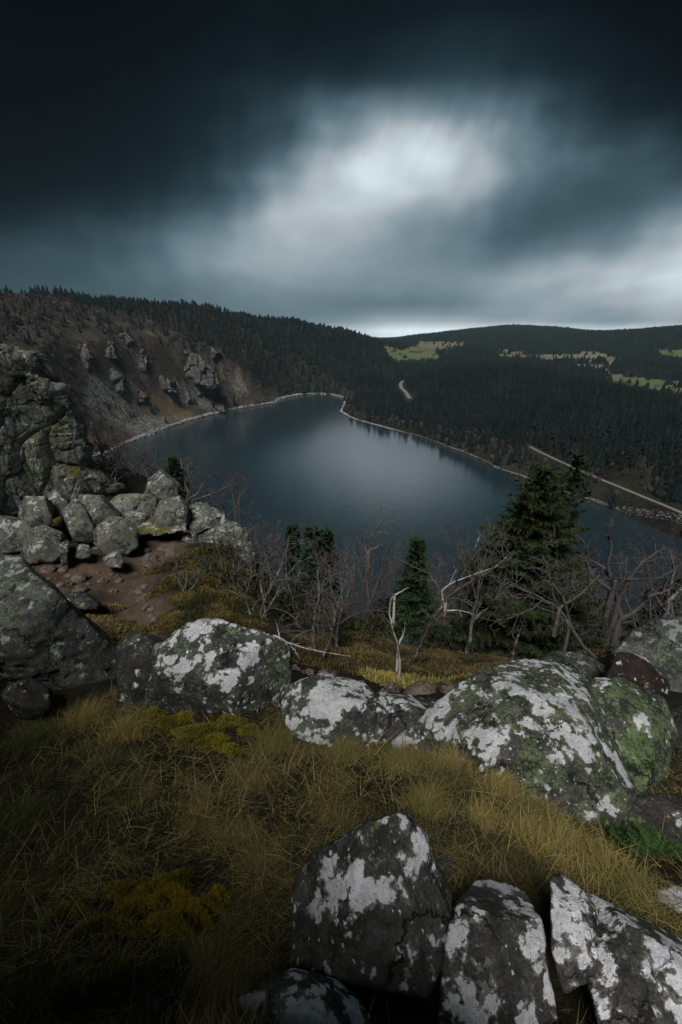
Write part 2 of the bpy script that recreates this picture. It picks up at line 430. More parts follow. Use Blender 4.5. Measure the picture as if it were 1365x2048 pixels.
for px, py, r in ((830,752,1050),(900,738,1050),(1000,738,950),(1100,760,850),(1200,783,750),(1300,807,650),(1365,820,610),(1500,840,560)):
    q = Pr(px, py, r); cp(q); ca(math.degrees(math.atan2(q[0], q[1])), r*1.18, q[2]-12)
for q in ((770,725,1350),(800,712,1500),(860,695,1800),(900,705,1500),(950,700,1800),(1050,712,1600),(1050,695,2000),(1150,720,1500),(1150,700,1900),(1250,745,1200),(1250,725,1500),
          (1300,775,1000),(1365,785,950),(1300,755,1150),(1365,750,1200),(1365,710,1700),(1500,780,950),(1500,700,1700),(1250,690,2000)): cp(Pr(*q))
for px, py, r in ((790,681,2600),(830,674,2700),(900,667,2800),(950,661,2800),(1030,655,2800),(1100,658,2800),(1200,668,2700),(1280,663,2600),(1365,655,2400),(1500,650,2300)):
    q = Pr(px, py, r); cp(q); ca(math.degrees(math.atan2(q[0], q[1])), r*1.3, q[2]-30)
for az in (-60, -30, -10, 0, 5, 10, 20, 30, 45): ca(az, 4500, -45); ca(az, 9000, -95)
ca(6, 1900, -50); ca(5.5, 2300, -45)
CT = np.array(CT)
def basis(A, B):
    d2 = (A[:, None, 0]-B[None, :, 0])**2+((A[:, None, 1]-B[None, :, 1])*0.8)**2
    return np.sqrt(d2+0.05**2)
_n = len(CT)
_K = basis(CT, CT); _K[np.diag_indices(_n)] += 2e-3*-1
_A = np.zeros((_n+3, _n+3)); _A[:_n, :_n] = _K; _A[:_n, _n] = 1; _A[:_n, _n+1:] = CT[:, :2]; _A[_n, :_n] = 1; _A[_n+1:, :_n] = CT[:, :2].T
_w = np.linalg.solve(_A, np.concatenate([CT[:, 2], [0, 0, 0]]))

SHIFT = []        # ground under hidden spots
PATH_W = [tuple(P(*q)[:2]) for q in ((305,1262,6.9),(292,1235,7.6),(265,1200,8.5),(262,1165,9.4),(300,1120,10.8),(345,1090,11.9),(380,1080,12.3))]
PATH_B = [tuple(P(*q)[:2]) for q in ((265,1165,9.3),(215,1155,9.5),(150,1140,9.7),(60,1130,9.7))]
ROAD_MAIN = [tuple(Pz(a, b, -89.5)[:2]) for a, b in ((1060,893),(1080,904),(1110,918),(1140,932),(1170,945),(1200,958),(1245,976),(1290,995),(1330,1011),(1365,1026),(1450,1062))]
ROAD_FAR = [tuple(Pz(a, b, -86)[:2]) for a, b in ((806,762),(801,768),(803,776),(812,784),(820,797))]

def height(x, y):
    shp = np.shape(x); x = np.asarray(x, float).ravel(); y = np.asarray(y, float).ravel()
    r = np.maximum(np.hypot(x, y), 0.25); az = np.clip(np.arctan2(x, y), math.radians(-95), math.radians(90))
    lr = np.log(r); out = np.empty_like(x)
    for i in range(0, len(x), 20000):
        A = np.stack([az[i:i+20000], lr[i:i+20000]], -1)
        out[i:i+20000] = basis(A, CT)@_w[:_n]+_w[_n]+A@_w[_n+1:]
    z = out*r
    near = np.clip((30-r)/18, 0, 1); far = np.clip((r-150)/150, 0, 1)
    dp = np.minimum(seg_dist(x, y, PATH_W, False), seg_dist(x, y, PATH_B, False))
    z += near*(0.10*fbm2(x, y, 1.1, 4, 1)*np.clip(r/3, .25, 1)+0.025*fbm2(x, y, 6, 3, 2))*np.clip(dp/0.6, .15, 1)
    z -= near*0.07*np.clip(1-dp/0.75, 0, 1)
    z += near*0.30*np.clip((r-4)/6, 0, 1)*fbm2(x, y, .5, 3, 4)*np.clip(dp/1.2, 0, 1)
    # slope left of the lake is broken by gullies and ribs
    left = far*np.clip((-x*1.0+y*0.13+20)/60, 0, 1)*np.clip((1300-r)/200, 0, 1)
    z += left*(11*fbm2(x, y, .012, 6, 6, .6)-9*np.abs(fbm2(x+.3*y, y*.25, .03, 4, 8)))
    z += far*(1-left)*3*fbm2(x, y, .01, 4, 7)
    z += np.clip((r-1200)/800, 0, 1)*6*fbm2(x, y, .003, 4, 12)
    m = (r > 60) & (r < 1100)
    if m.any():
        xi, yi = x[m], y[m]; d = seg_dist(xi, yi, LAKE_R); ins = inpoly(xi, yi, LAKE_R)
        zi = z[m]; up = LAKE_Z+np.minimum(d*0.35, 5)
        capz = LAKE_Z+1.0+d*0.75+np.maximum(d-15, 0)**1.5*.25
        zo = np.minimum(np.maximum(zi, up), np.maximum(capz, up))
        z[m] = np.where(ins, LAKE_Z-np.minimum(d*0.5, 12)-0.05, zo)
    rd = seg_dist(x, y, ROAD_MAIN, False); rf = seg_dist(x, y, ROAD_FAR, False)
    k = np.clip(1-(rd-3.5)/6, 0, 1); z = z*(1-k)+(-89.5)*k
    k = np.clip(1-(rf-4)/10, 0, 1); z = z*(1-k)+(-86)*k
    m = (r >= 1100); z[m] = np.maximum(z[m], LAKE_Z+3)
    return z.reshape(shp)

# photo-space regions used only to know where a stretch of ground lies
OPEN_L = [(-400,560),(0,585),(130,600),(210,625),(300,640),(380,680),(440,700),(490,745),(530,775),(575,795),(545,812),(225,910),(-400,960)]
MEAD = [[(738,688),(765,690),(778,712),(795,722),(880,716),(868,694),(845,682),(832,690),(800,700),(778,692)],
        [(1225,752),(1300,756),(1365,768),(1420,775),(1420,800),(1365,790),(1290,776),(1225,765)],
        [(1312,698),(1420,704),(1420,716),(1330,711)]]
HEATH = [[(820,683),(930,684),(925,696),(868,700)],[(985,698),(1200,704),(1250,722),(1190,740),(1120,722),(1000,712)],[(1200,738),(1365,748),(1365,768),(1220,760)]]

def regions(p):
    """masks of open ground at world points p"""
    px, py = proj(p); r = np.hypot(p[:, 0], p[:, 1])
    n = fbm2(px, py*2.2, .05, 4, 21)*14; n2_ = fbm2(px, py*3.5, .09, 4, 23)
    openl = inpoly(px+n, py+n*.5, OPEN_L) & (r < 900) & (p[:, 0] < 0)
    md = np.zeros(len(p), bool)
    for g in MEAD: md |= inpoly(px+n*.9, py+n*.3, g) & (n2_ < .28)
    md &= (r > 850)
    hn = fbm2(px*.5, py*2.5, .06, 3, 33)
    ht = np.zeros(len(p), bool)
    for g in HEATH: ht |= inpoly(px, py, g)
    ht &= (hn > -0.05) & (r > 900)
    return openl, md, ht

# log-polar sheet
az_a = np.radians(np.concatenate([np.linspace(-180, -62, 60)[:-1], np.linspace(-62, 62, 900), np.linspace(62, 180, 60)[1:]]))
rr = np.exp(np.linspace(math.log(0.28), math.log(60000), 1000))
rr = rr[rr < 9500]
AZ, RR = np.meshgrid(az_a, rr)
GX, GY = RR*np.sin(AZ), RR*np.cos(AZ)
GZ = height(GX, GY)
# visibility horizon (running maximum of the line of sight, with slack) for planting trees
TAN = GZ/RR
HOR = np.maximum.accumulate(TAN, axis=0)
def visible(x, y, z, top, slack=0.01):
    r = np.hypot(x, y); az = np.arctan2(x, y)
    j = np.clip(np.searchsorted(az_a, az), 0, len(az_a)-1); i = np.clip(np.searchsorted(rr, r*0.97)-1, 0, len(rr)-1)
    return (z+top)/r > HOR[i, j]-slack

def build_ground():
    V = np.stack([GX, GY, GZ], -1).reshape(-1, 3)
    nr, na = GX.shape
    c = np.array([[0, 0, GZ[0].mean()]]); V = np.vstack([V, c])
    i = np.arange(nr-1)[:, None]*na; j = np.arange(na-1)[None, :]
    a = (i+j).ravel(); Q = np.stack([a, a+na, a+na+1, a+1], -1)
    jj = np.arange(nr-1)*na; W = np.stack([jj+na-1, jj+2*na-1, jj+na, jj], -1)
    jc = np.arange(na); Tt = np.stack([np.full(na, nr*na), jc, (jc+1) % na], -1)
    r = np.hypot(V[:, 0], V[:, 1]); x, y = V[:, 0], V[:, 1]
    col = np.tile(np.array([.020, .018, .011]), (len(V), 1))
    n1 = fbm2(x, y, 2.0, 4, 41); n2 = fbm2(x, y, 9.0, 3, 42)
    nr_ = (r < 30)
    # earth path
    dp = np.minimum(seg_dist(x, y, PATH_W, False), seg_dist(x, y, PATH_B, False)-.25)+n1*.22+n2*.10
    k = (np.clip((0.62-dp)/0.3, 0, 1)*nr_)[:, None]
    soil = np.array([.080, .056, .042])*(1+0.35*n2[:, None]+.3*n1[:, None])
    col = col*(1-k)+soil*k
    k2 = (np.clip((1.9-dp)/0.9, 0, 1)*np.clip(n1*2+.3, 0, 1)*nr_)[:, None]*(1-k)
    col = col*(1-k2)+np.array([.075, .055, .040])*k2
    # middle distance and far: forest floor
    far = (r > 60)
    fl = np.array([.022, .021, .015])*(1+.5*fbm2(x, y, .03, 4, 44)[:, None])
    col[far] = fl[far]
    openl, md, ht = regions(V)
    openl &= far
    a1 = fbm(V*.022, 5, 51, .6)[:, None]; a2 = fbm(V*.06, 4, 52)[:, None]
    heath = np.array([.042, .036, .031]); grassy = np.array([.13, .095, .04]); dk = np.array([.035, .030, .028]); scree = np.array([.13, .127, .122])
    oc = heath+(dk-heath)*np.clip(a1*2.2, 0, 1)+(grassy-heath)*np.clip(a2*2.4-.35, 0, 1)*.8
    pxv, pyv = proj(V)
    # the grassy tongue and the grey scree fans above the shore
    g = np.clip(1-((pxv-325)/75)**2-((pyv-812-(pxv-325)*.30)/26)**2+a1[:, 0]*1.2, 0, 1)[:, None]
    sc = np.zeros(len(V))
    for cx, cy, sx, sy, sl in ((235,820,60,55,.2),(300,850,80,26,-.2),(375,800,70,14,.35),(255,770,30,30,0),(480,770,30,18,.3),(430,800,45,20,.1),(350,770,60,10,.4),(200,790,40,60,0)):
        sc = np.maximum(sc, 1-((pxv-cx)/sx)**2-((pyv-cy-(pxv-cx)*sl)/sy)**2)
    sc = np.clip(sc*1.3+a1[:, 0]*.9+a2[:, 0]*.6-.1, 0, 1)[:, None]
    oc = oc*(1-g*.85)+grassy*1.05*g*.85
    oc = oc*(1-sc*.85)+scree*sc*.85
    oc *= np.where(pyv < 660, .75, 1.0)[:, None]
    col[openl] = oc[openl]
    mc = np.array([.105, .12, .058])+np.array([.10, .05, .03])*np.clip(fbm2(x, y, .006, 4, 61)[:, None]*2, 0, 1)
    col[md] = mc[md]
    hc = np.array([.155, .14, .105])+np.array([.09, .085, .07])*fbm2(x, y, .01, 4, 62)[:, None]
    col[ht] = hc[ht]
    rough = np.where(openl, sc[:, 0], 0)
    return mesh('ground', V, [Q, W, Tt], M_GROUND, {'col': np.clip(col, .004, 1), 'scree': rough})

m, nt, b = newmat('ground_cover', 0.95, 0.1)
p, _ = geo_pos(nt); c = attr(nt, 'col'); sc = attr(nt, 'scree', 'Fac')
sp = voro(nt, p, 0.55, out='Color'); spx = sep(nt, sp)[0]
cs = spx*1.5+0.25
f1 = (noise(nt, p, 12, 6, 0.7)*0.9+(noise(nt, p, 0.30, 6, .75)-.5)*3.0+0.55).max(.15)
col = rgbmul(nt, c, f1*((cs*sc)+(1-sc)))
nt.links.new(col.s, b.inputs['Base Color'])
bump(nt, b, noise(nt, p, 30, 5, 0.7), 0.8, 0.02)
M_GROUND = m
ground = tag(obj('ground', build_ground()), 'mountain ground falling from the grassy ledge to the lake and rising to wooded ridges', 'ground', kind='structure')
del ground['category']

# ------------------------------------------------------------------ lake
def build_lake():
    m, nt, b = newmat('lake_water', 0.18, 0.5); p, _ = geo_pos(nt)
    b.inputs['Base Color'].default_value = (.015, .031, .040, 1); b.inputs['IOR'].default_value = 3.1
    b.inputs['Specular IOR Level'].default_value = 0.5
    x, y, z = sep(nt, p)
    w = noise(nt, comb(nt, x*1.0, y*0.55, 0), 0.55, 4, 0.6)*1.0+noise(nt, comb(nt, x, y*.5, 3), 0.12, 3, .5)*1.6
    bump(nt, b, w, 0.22, 0.22)
    n = 24; gx = np.linspace(-300, 330, n); gy = np.linspace(60, 880, n); X, Y = np.meshgrid(gx, gy)
    V = np.stack([X, Y, np.full_like(X, LAKE_Z)], -1).reshape(-1, 3)
    a = (np.arange(n-1)[:, None]*n+np.arange(n-1)[None, :]).ravel()
    o = obj('lake_water', mesh('lake_water', V, np.stack([a, a+1, a+n+1, a+n], -1), m))
    tag(o, 'dark mountain lake lying below the ledge, pale cloud light in its middle', kind='structure')
build_lake()

def ico(level):
    bm = bmesh.new(); bmesh.ops.create_icosphere(bm, subdivisions=level, radius=1.0)
    V = np.array([v.co[:] for v in bm.verts]); F = np.array([[v.index for v in f.verts] for f in bm.faces]); bm.free()
    return V/np.linalg.norm(V, axis=1)[:, None], F
ICO = {k: ico(k) for k in (1, 2, 3, 4, 5, 6)}

def road(name, line, z, w, label):
    pts = np.array(line); out = []
    for i in range(len(pts)-1):
        for k in range(8): out.append(pts[i]+(pts[i+1]-pts[i])*k/8)
    out.append(pts[-1]); out = np.array(out)
    for _ in range(6): out[1:-1] = (out[:-2]+out[2:]+2*out[1:-1])/4
    t = np.gradient(out, axis=0); t /= np.linalg.norm(t, axis=1)[:, None]; nrm = np.stack([-t[:, 1], t[:, 0]], -1)
    zz = z+0.12
    V = []
    for s, dz_ in ((-w/2-.4, -1.2), (-w/2, 0), (w/2, 0), (w/2+.4, -1.2)):
        V.append(np.column_stack([out+nrm*s, np.full(len(out), zz+dz_)]))
    n = len(out); V = np.vstack(V); F = []
    for k in range(3):
        a = np.arange(n-1)+k*n; F.append(np.stack([a, a+n, a+n+1, a+1], -1))
    m, nt, b = newmat(name+'_surface', 0.9, .1); p, _ = geo_pos(nt)
    nt.links.new(mix(nt, noise(nt, p, .8, 5, .7), (.10,.098,.09), (.26,.255,.24)).s, b.inputs['Base Color'])
    tag(obj(name, mesh(name, V, np.vstack(F), m, smooth=False)), label, kind='structure')
road('road', ROAD_MAIN, -89.5, 2.7, 'narrow pale road along the right bank between shore and forest')
road('road', ROAD_FAR, -86, 6.0, 'short pale bend of road showing between the far trees')

def shore_stones():
    vis = SHORE
    pts = []; N0 = 22000
    seg = np.array(LAKE_R); d = np.roll(seg, -1, 0)-seg; L_ = np.hypot(d[:, 0], d[:, 1])
    px, py = proj(np.column_stack([seg, np.full(len(seg), LAKE_Z)]))
    ok = (px > 150) & (px < 1500) & (seg[:, 1] > 190); w = L_*ok; w /= w.sum()
    k = rng.choice(len(seg), N0, p=w); t = rng.random(N0); c = seg[k]+d[k]*t[:, None]
    nrm = np.stack([d[k, 1], -d[k, 0]], -1)/L_[k][:, None]
    dist = np.hypot(c[:, 0], c[:, 1])
    wid = (2.6+2.2*fbm2(c[:, 0], c[:, 1], .03, 3, 71))*np.where(c[:, 0] > 0, np.clip((520-dist)/260, .45, 1.5), 1.0)
    off = rng.random(N0)*wid+(-.4); gap = fbm2(c[:, 0], c[:, 1], .06, 3, 73) < -.12; off = np.where(gap & (rng.random(N0) < .7), -6, off)
    test = c+nrm*2; ins = inpoly(test[:, 0], test[:, 1], LAKE_R); nrm[ins] *= -1
    c = c+nrm*off[:, None]
    z = height(c[:, 0], c[:, 1])
    s = (0.18+rng.random(N0)**3*.75)*(0.6+dist/900)*np.where(c[:, 0] > 60, .6, 1.0)
    V0, F0 = ICO[1]
    A = V0[None]*(1+.35*(rng.random((N0, len(V0), 1))-.5))
    A = A*np.stack([s*(.7+.6*rng.random(N0)), s*(.7+.6*rng.random(N0)), s*.55], -1)[:, None, :]
    A += np.column_stack([c, z+s*.15])[:, None, :]
    F = (F0[None]+(np.arange(N0)*len(V0))[:, None, None]).reshape(-1, 3)
    g = ((.10+.38*rng.random(N0)**1.6)*np.where(c[:, 0] > 60, .7, 1.0))[:, None]*np.array([1.0, .985, .95]); col = np.repeat(g, len(V0), 0)
    o = obj('shore_stones', mesh('shore_stones', A.reshape(-1, 3), F, M_SHORE, {'col': col}, smooth=False))
    tag(o, 'pale broken stones lining the waterline all round the lake', kind='stuff')
shore_stones()

# ------------------------------------------------------------------ forests
def low_spruce(seed, layers=6, pts=8, H=1.0, R=0.19):
    g = np.random.default_rng(seed); V = []; F = []
    def add(v): V.append(v); return len(V)-1
    a0 = g.random()*6
    for l in range(layers):
        f = l/layers; zb = H*(.10+.90*f)-.02; zt = min(H, zb+H*(1.9/layers)); R0 = R*(1-f)**.85*(0.85+.3*g.random())+.012
        top = add((0, 0, zt)); ring = []
        for k in range(pts):
            a = a0+l*1.3+k*2*math.pi/pts+g.normal()*.12
            rad = R0*((1.0 if k % 2 == 0 else .55)+g.normal()*.10)
            ring.append(add((rad*math.cos(a), rad*math.sin(a), zb-(.03 if k % 2 == 0 else -.02)+g.normal()*.012)))
        for k in range(pts): F.append((top, ring[k], ring[(k+1) % pts]))
    nf = len(F); r0 = .014
    base = [add((r0*math.cos(a), r0*math.sin(a), -.04)) for a in (0, 2.1, 4.2)]; tp = [add((r0*.8*math.cos(a), r0*.8*math.sin(a), .2)) for a in (0, 2.1, 4.2)]
    for k in range(3):
        F.append((base[k], base[(k+1) % 3], tp[(k+1) % 3])); F.append((base[k], tp[(k+1) % 3], tp[k]))
    return np.array(V), np.array(F)
SPR = [low_spruce(i, 9, 10, 1.0, .15+.02*(i % 4)) for i in range(6)]
SPR_LOW = [low_spruce(20+i, 5, 6, 1.0, .17+.02*(i % 3)) for i in range(5)]
SPR_FAR = [low_spruce(40+i, 3, 5, 1.0, .2) for i in range(3)]

def scatter(r0, r1, a0, a1, spacing, jitter=.45):
    xs = np.arange(-r1, r1, spacing); ys = np.arange(0, r1, spacing); X, Y = np.meshgrid(xs, ys)
    X = X.ravel()+(rng.random(X.size)-.5)*2*jitter*spacing; Y = Y.ravel()+(rng.random(Y.size)-.5)*2*jitter*spacing
    r = np.hypot(X, Y); az = np.degrees(np.arctan2(X, Y))
    k = (r > r0) & (r < r1) & (az > a0) & (az < a1); return X[k], Y[k]
def plant(r0, r1, spacing, hmin, hmax):
    X, Y = scatter(r0, r1, -44, 44, spacing); Z = height(X, Y); Hh = (hmin+(hmax-hmin)*rng.random(len(X)))*.88
    Hh *= 1+.25*fbm2(X, Y, .02, 3, 81)
    ok = visible(X, Y, Z, Hh); X, Y, Z, Hh = X[ok], Y[ok], Z[ok], Hh[ok]
    p = np.column_stack([X, Y, Z]); px, py = proj(p); pt = p.copy(); pt[:, 2] += Hh; qx, qy = proj(pt)
    Hh = Hh*np.where((X < 0) & (px < 520) & (np.hypot(X, Y) < 900), .70, 1.0)
    ok = (Z > LAKE_Z+1.2) & (px > -60) & (px < 1425)
    rd = np.minimum(seg_dist(X, Y, ROAD_MAIN, False), 1e9); rf = seg_dist(X, Y, ROAD_FAR, False)
    ok &= (rd > 4.2) & (rf > 9)
    # trees whose crown would stand between the camera and the road, the meadows or the open slope are left out
    for line, zz, wd in ((ROAD_MAIN, -89.5, 5), (ROAD_FAR, -86, 8)):
        lp = np.column_stack([np.array(line), np.full(len(line), zz)]); lx, ly = proj(lp); rl = np.hypot(lp[:, 0], lp[:, 1]).mean()
        hit = (seg_dist(px, (py+qy)/2, list(zip(lx, ly)), False) < np.maximum((py-qy)/2, 4)+2) & (py > np.interp(px, *zip(*sorted(zip(lx, ly))))-1) & (seg_dist(X, Y, line, False) < 70)
        ok &= ~hit
    openl, md, ht = regions(p); o2, md2, ht2 = regions(pt)
    tops = np.zeros(len(p), bool)
    for g in MEAD: tops |= inpoly(qx, qy+2, g) | inpoly(qx, (qy+py)/2, g)
    for g in HEATH: tops |= inpoly(qx, qy+2, g) & (rng.random(len(p)) < .8)
    ok &= ~(md & (rng.random(len(p)) > .03)) & ~(ht & (rng.random(len(p)) > .10)) & ~(tops & (np.hypot(X, Y) > 900) & (rng.random(len(p)) > .04))
    dens = np.where(openl, np.clip((730-py)/500, .02, .16)*(1+2*(fbm2(X, Y, .02, 3, 84) > .22)), 1.0)
    dens = np.where((X > 60) & (seg_dist(X, Y, LAKE_R) < 24), .35, dens)
    dens = np.where((X > 0) & (seg_dist(X, Y, LAKE_R) < 14), .25, dens)
    ok &= rng.random(len(p)) < dens
    big = fbm2(X, Y, .03, 3, 83)
    return X[ok], Y[ok], Z[ok], Hh[ok], px[ok], py[ok], openl[ok], big[ok]

def merged(name, lib, X, Y, Z, H, wide, mat, tint, **kw):
    Vs, Fs, Ts = [], [], []; off = 0
    which = rng.integers(0, len(lib), len(X))
    for li, (V0, F0) in enumerate(lib):
        k = which == li; n = int(k.sum())
        if not n: continue
        a = rng.random(n)*6.28; ca_, sa_ = np.cos(a), np.sin(a); h = H[k]; w = h*wide[k]
        lean = rng.normal(0, .02, (n, 2))
        vx = V0[None, :, 0]*ca_[:, None]-V0[None, :, 1]*sa_[:, None]; vy = V0[None, :, 0]*sa_[:, None]+V0[None, :, 1]*ca_[:, None]
        vz = V0[None, :, 2]*h[:, None]
        A = np.stack([vx*w[:, None]+X[k][:, None]+lean[:, :1]*vz, vy*w[:, None]+Y[k][:, None]+lean[:, 1:]*vz, vz+Z[k][:, None]], -1)
        Vs.append(A.reshape(-1, 3)); Fs.append((F0[None]+(np.arange(n)*len(V0))[:, None, None]).reshape(-1, 3)+off); off += n*len(V0)
        Ts.append(np.repeat(tint[k], len(V0)))
    return obj(name, mesh(name, np.vstack(Vs), np.vstack(Fs), mat, {'tint': np.concatenate(Ts)}, smooth=False))

allt = [np.array(plant(*a)) for a in ((180, 700, 6.4, 8, 19), (700, 1350, 7.4, 8, 19), (1350, 3300, 13.0, 10, 18))]
ex = np.array(plant(180, 520, 3.6, 7, 14)); ex = ex[:, (ex[0] > 80)]; allt.append(ex)
T = np.concatenate(allt, axis=1)
Rr = np.hypot(T[0], T[1]); size = T[3]/Rr
print('forest trees', T.shape[1])
tint = np.clip(.35+.7*fbm2(T[0], T[1], .02, 4, 90)+rng.normal(0, .30, len(Rr)), 0, 1.6)
wide = .95+.7*rng.random(len(Rr))
# the 300 that show largest (lone trees on the open slope first) are things of their own
score = size*np.where(T[6] > .5, 3.0, 1.0)
order = np.argsort(-score); ind = order[:285]; rest = order[285:]
rest_mid = rest[Rr[rest] < 900]; rest_far = rest[Rr[rest] >= 900]
k = rest_mid
o = merged('conifer_forest', SPR_LOW, T[0][k], T[1][k], T[2][k], T[3][k], wide[k], M_FOREST, tint[k])
tag(o, 'dense dark spruce forest covering the slopes round the far end of the lake', kind='stuff')
k = rest_far
o = merged('distant_conifer_forest', SPR_FAR, T[0][k], T[1][k], T[2][k], T[3][k]*1.05, wide[k]*1.5, M_FOREST, tint[k])
tag(o, 'far-off conifer woods on the ridges beyond the meadows', kind='stuff')
SPR_ME = [mesh('spruce_tree', V0, F0, M_FOREST, {'tint': np.full(len(V0), .3)}, smooth=False) for V0, F0 in SPR]
LONE = [(437,800,24),(452,812,15),(470,812,18),(428,815,11),(305,828,15),(228,885,16),(262,835,8),(218,820,8),(278,812,10),(333,846,9)]
for px, py, h in LONE:
    r_ = None
    # where the line of sight meets the slope
    best = None
    for r_ in np.linspace(300, 900, 400):
        q = Pr(px, py, r_)
        if height(q[0:1], q[1:2])[0] >= q[2]: best = q; break
    if best is None: continue
    o = obj('spruce_tree', SPR_ME[px % 6], loc=(best[0], best[1], best[2]-.3)); s = h; o.scale = (s*1.05, s*1.05, s); o.rotation_euler = (0, 0, px)
    nm = {437: 'tallest dark spruce of the clump on the scree at the left shore', 452: 'lower spruce tucked right beside the tall one above the left shore', 470: 'slim dark spruce at the waterline right of the shore clump',
          428: 'small spruce at the left foot of the shore clump', 305: 'lone dark spruce standing on the yellow grass tongue above the left shore', 228: 'dark spruce at the near end of the left shore beside the crag',
          262: 'stunted spruce on the grey scree below the grass tongue', 218: 'tiny lone spruce on the scree nearest the crag', 278: 'small spruce on the open slope just left of the grass tongue', 333: 'short dark spruce close above the stones of the left shore'}[px]
    tag(o, nm, 'spruce', 'lone spruces on the open slope left of the lake')
for i in ind:
    o = obj('spruce_tree', SPR_ME[i % 6], loc=(T[0][i], T[1][i], T[2][i]))
    o.scale = (T[3][i]*wide[i],)*2+(T[3][i],); o.rotation_euler = (0, 0, float(i))
    if T[6][i] > .5:
        hx_, hy_ = T[4][i], T[5][i]
        up_w = 'high on the brown slope' if hy_ < 660 else 'halfway up the brown slope' if hy_ < 740 else 'low on the left slope'
        sd_w = 'above the near crag' if hx_ < 130 else 'left of the largest rock face' if hx_ < 310 else 'right of the largest rock face'
        tag(o, 'small dark spruce '+up_w+', '+sd_w, 'spruce', 'spruces '+up_w+', '+sd_w)
    elif T[0][i] < 0: tag(o, 'dark spruce at the near edge of the forest left of the lake', 'spruce', 'nearest spruces of the left forest')
    else:
        w_ = 'on the bank between the road and the lake' if T[5][i] > np.interp(T[4][i], [1080, 1200, 1365], [905, 958, 1025]) else 'on the slope just above the road' if T[4][i] > 1080 else 'in the wood left of where the road comes out'
        tag(o, 'dark spruce '+w_+', right of the lake', 'spruce', 'spruces '+w_)

def brush():
    """leafless brown scrub on the open slope and along the right bank"""
    X, Y = scatter(180, 900, -44, 44, 5.0); Z = height(X, Y); p = np.column_stack([X, Y, Z]); px, py = proj(p)
    openl, md, ht = regions(p); rd = seg_dist(X, Y, ROAD_MAIN, False); ld = seg_dist(X, Y, LAKE_R)
    nz = fbm2(X, Y, .02, 4, 95)
    ok = (Z > LAKE_Z+1.5) & (px > -40) & (px < 1400) & visible(X, Y, Z, np.full(len(X), 4.0))
    ok &= (openl & (rng.random(len(X)) < np.clip(.55+1.1*nz, 0, .95)) & ~((np.abs(px-330) < 90) & (py > 780))) | ((X > 0) & (ld < 26) & (rd > 4) & (rng.random(len(X)) < .55))
    X, Y, Z = X[ok], Y[ok], Z[ok]; n = len(X); K = 26
    h = (2.0+4.5*rng.random(n)); w = h*.5
    th = rng.random((n, K))*6.28; rad = np.sqrt(rng.random((n, K))); zz = rng.random((n, K))
    bx = X[:, None]+np.cos(th)*rad*w[:, None]*.35; by = Y[:, None]+np.sin(th)*rad*w[:, None]*.35; bz = Z[:, None]+zz*h[:, None]*.35
    tx = X[:, None]+np.cos(th)*rad*w[:, None]; ty = Y[:, None]+np.sin(th)*rad*w[:, None]; tz = Z[:, None]+h[:, None]*(.45+.55*np.sqrt(1-rad**2))*(.7+.3*zz)
    ww = .10+.10*rng.random((n, K)); pa = rng.random((n, K))*6.28
    A = np.stack([np.stack([bx-np.cos(pa)*ww, by-np.sin(pa)*ww, bz], -1), np.stack([bx+np.cos(pa)*ww, by+np.sin(pa)*ww, bz], -1),
                  np.stack([tx+np.cos(pa)*ww*1.4, ty+np.sin(pa)*ww*1.4, tz], -1), np.stack([tx-np.cos(pa)*ww*1.4, ty-np.sin(pa)*ww*1.4, tz], -1)], 2)
    V = A.reshape(-1, 3); F = np.arange(len(V)).reshape(-1, 4)
    c = np.array([.050, .038, .038])+rng.random((n, 1))*np.array([.07, .058, .056]); c = np.repeat(c, K*4, 0)
    tag(obj('bare_scrub', mesh('bare_scrub', V, F, M_LEAF, {'col': c}, smooth=False)), 'leafless brown scrub matted over the open slope and the right bank', kind='stuff')
brush()

# ------------------------------------------------------------------ rocks
def poly_rock(c, nrm, h, level, p=16, amp=.05, seed=0, freq=1.5, fine=.015, size=None, cap=None):
    """rounded polyhedron: directions cut by planes (nrm, h) about centre c"""
    D_, F = ICO[level]
    h = np.maximum(h, 1e-3)
    Q = np.clip(D_@nrm.T, 0, None)/h[None, :]
    r = ((Q**p).sum(1)+(1/(cap or h.max()*1.6))**p)**(-1/p)
    s = size or float(np.median(r)); W = D_*r[:, None]
    n = fbm(W/s*freq+seed*7.7, 5, seed, .55); n2 = np.abs(fbm(W/s*freq*2.1+seed*3.1, 3, seed+50)); n3 = fbm(W/s*freq*9+seed, 3, seed+5, .6)
    n4 = fbm(W/s*freq*1.1+seed*1.3, 2, seed+80); st_ = np.floor(n4*5+.5*np.abs(n))/5; crack = np.exp(-(np.abs(fbm(W/s*.9*freq+seed*5.1, 4, seed+60, .6))/.018)**2)
    r2 = r*(1+amp*n*1.1+amp*1.9*st_-amp*np.clip(.08-n2, 0, 1)*6.0+fine*n3-amp*1.0*crack)
    return D_*r2[:, None]+c, F
def hull_planes(pts):
    bm = bmesh.new()
    for q in pts: bm.verts.new(q)
    r = bmesh.ops.convex_hull(bm, input=bm.verts)
    bm.normal_update(); c = np.mean([v.co[:] for v in bm.verts if v.link_faces], axis=0); c = np.array(c)
    n = []; h = []
    for f in bm.faces:
        nn = np.array(f.normal[:]); d = float(nn@(np.array(f.verts[0].co[:])-c))
        if d < 0: nn, d = -nn, -d
        if any(nn@a > .995 and abs(d-b) < .02*max(d, .01) for a, b in zip(n, h)): continue
        n.append(nn); h.append(d)
    bm.free(); return c, np.array(n), np.array(h)
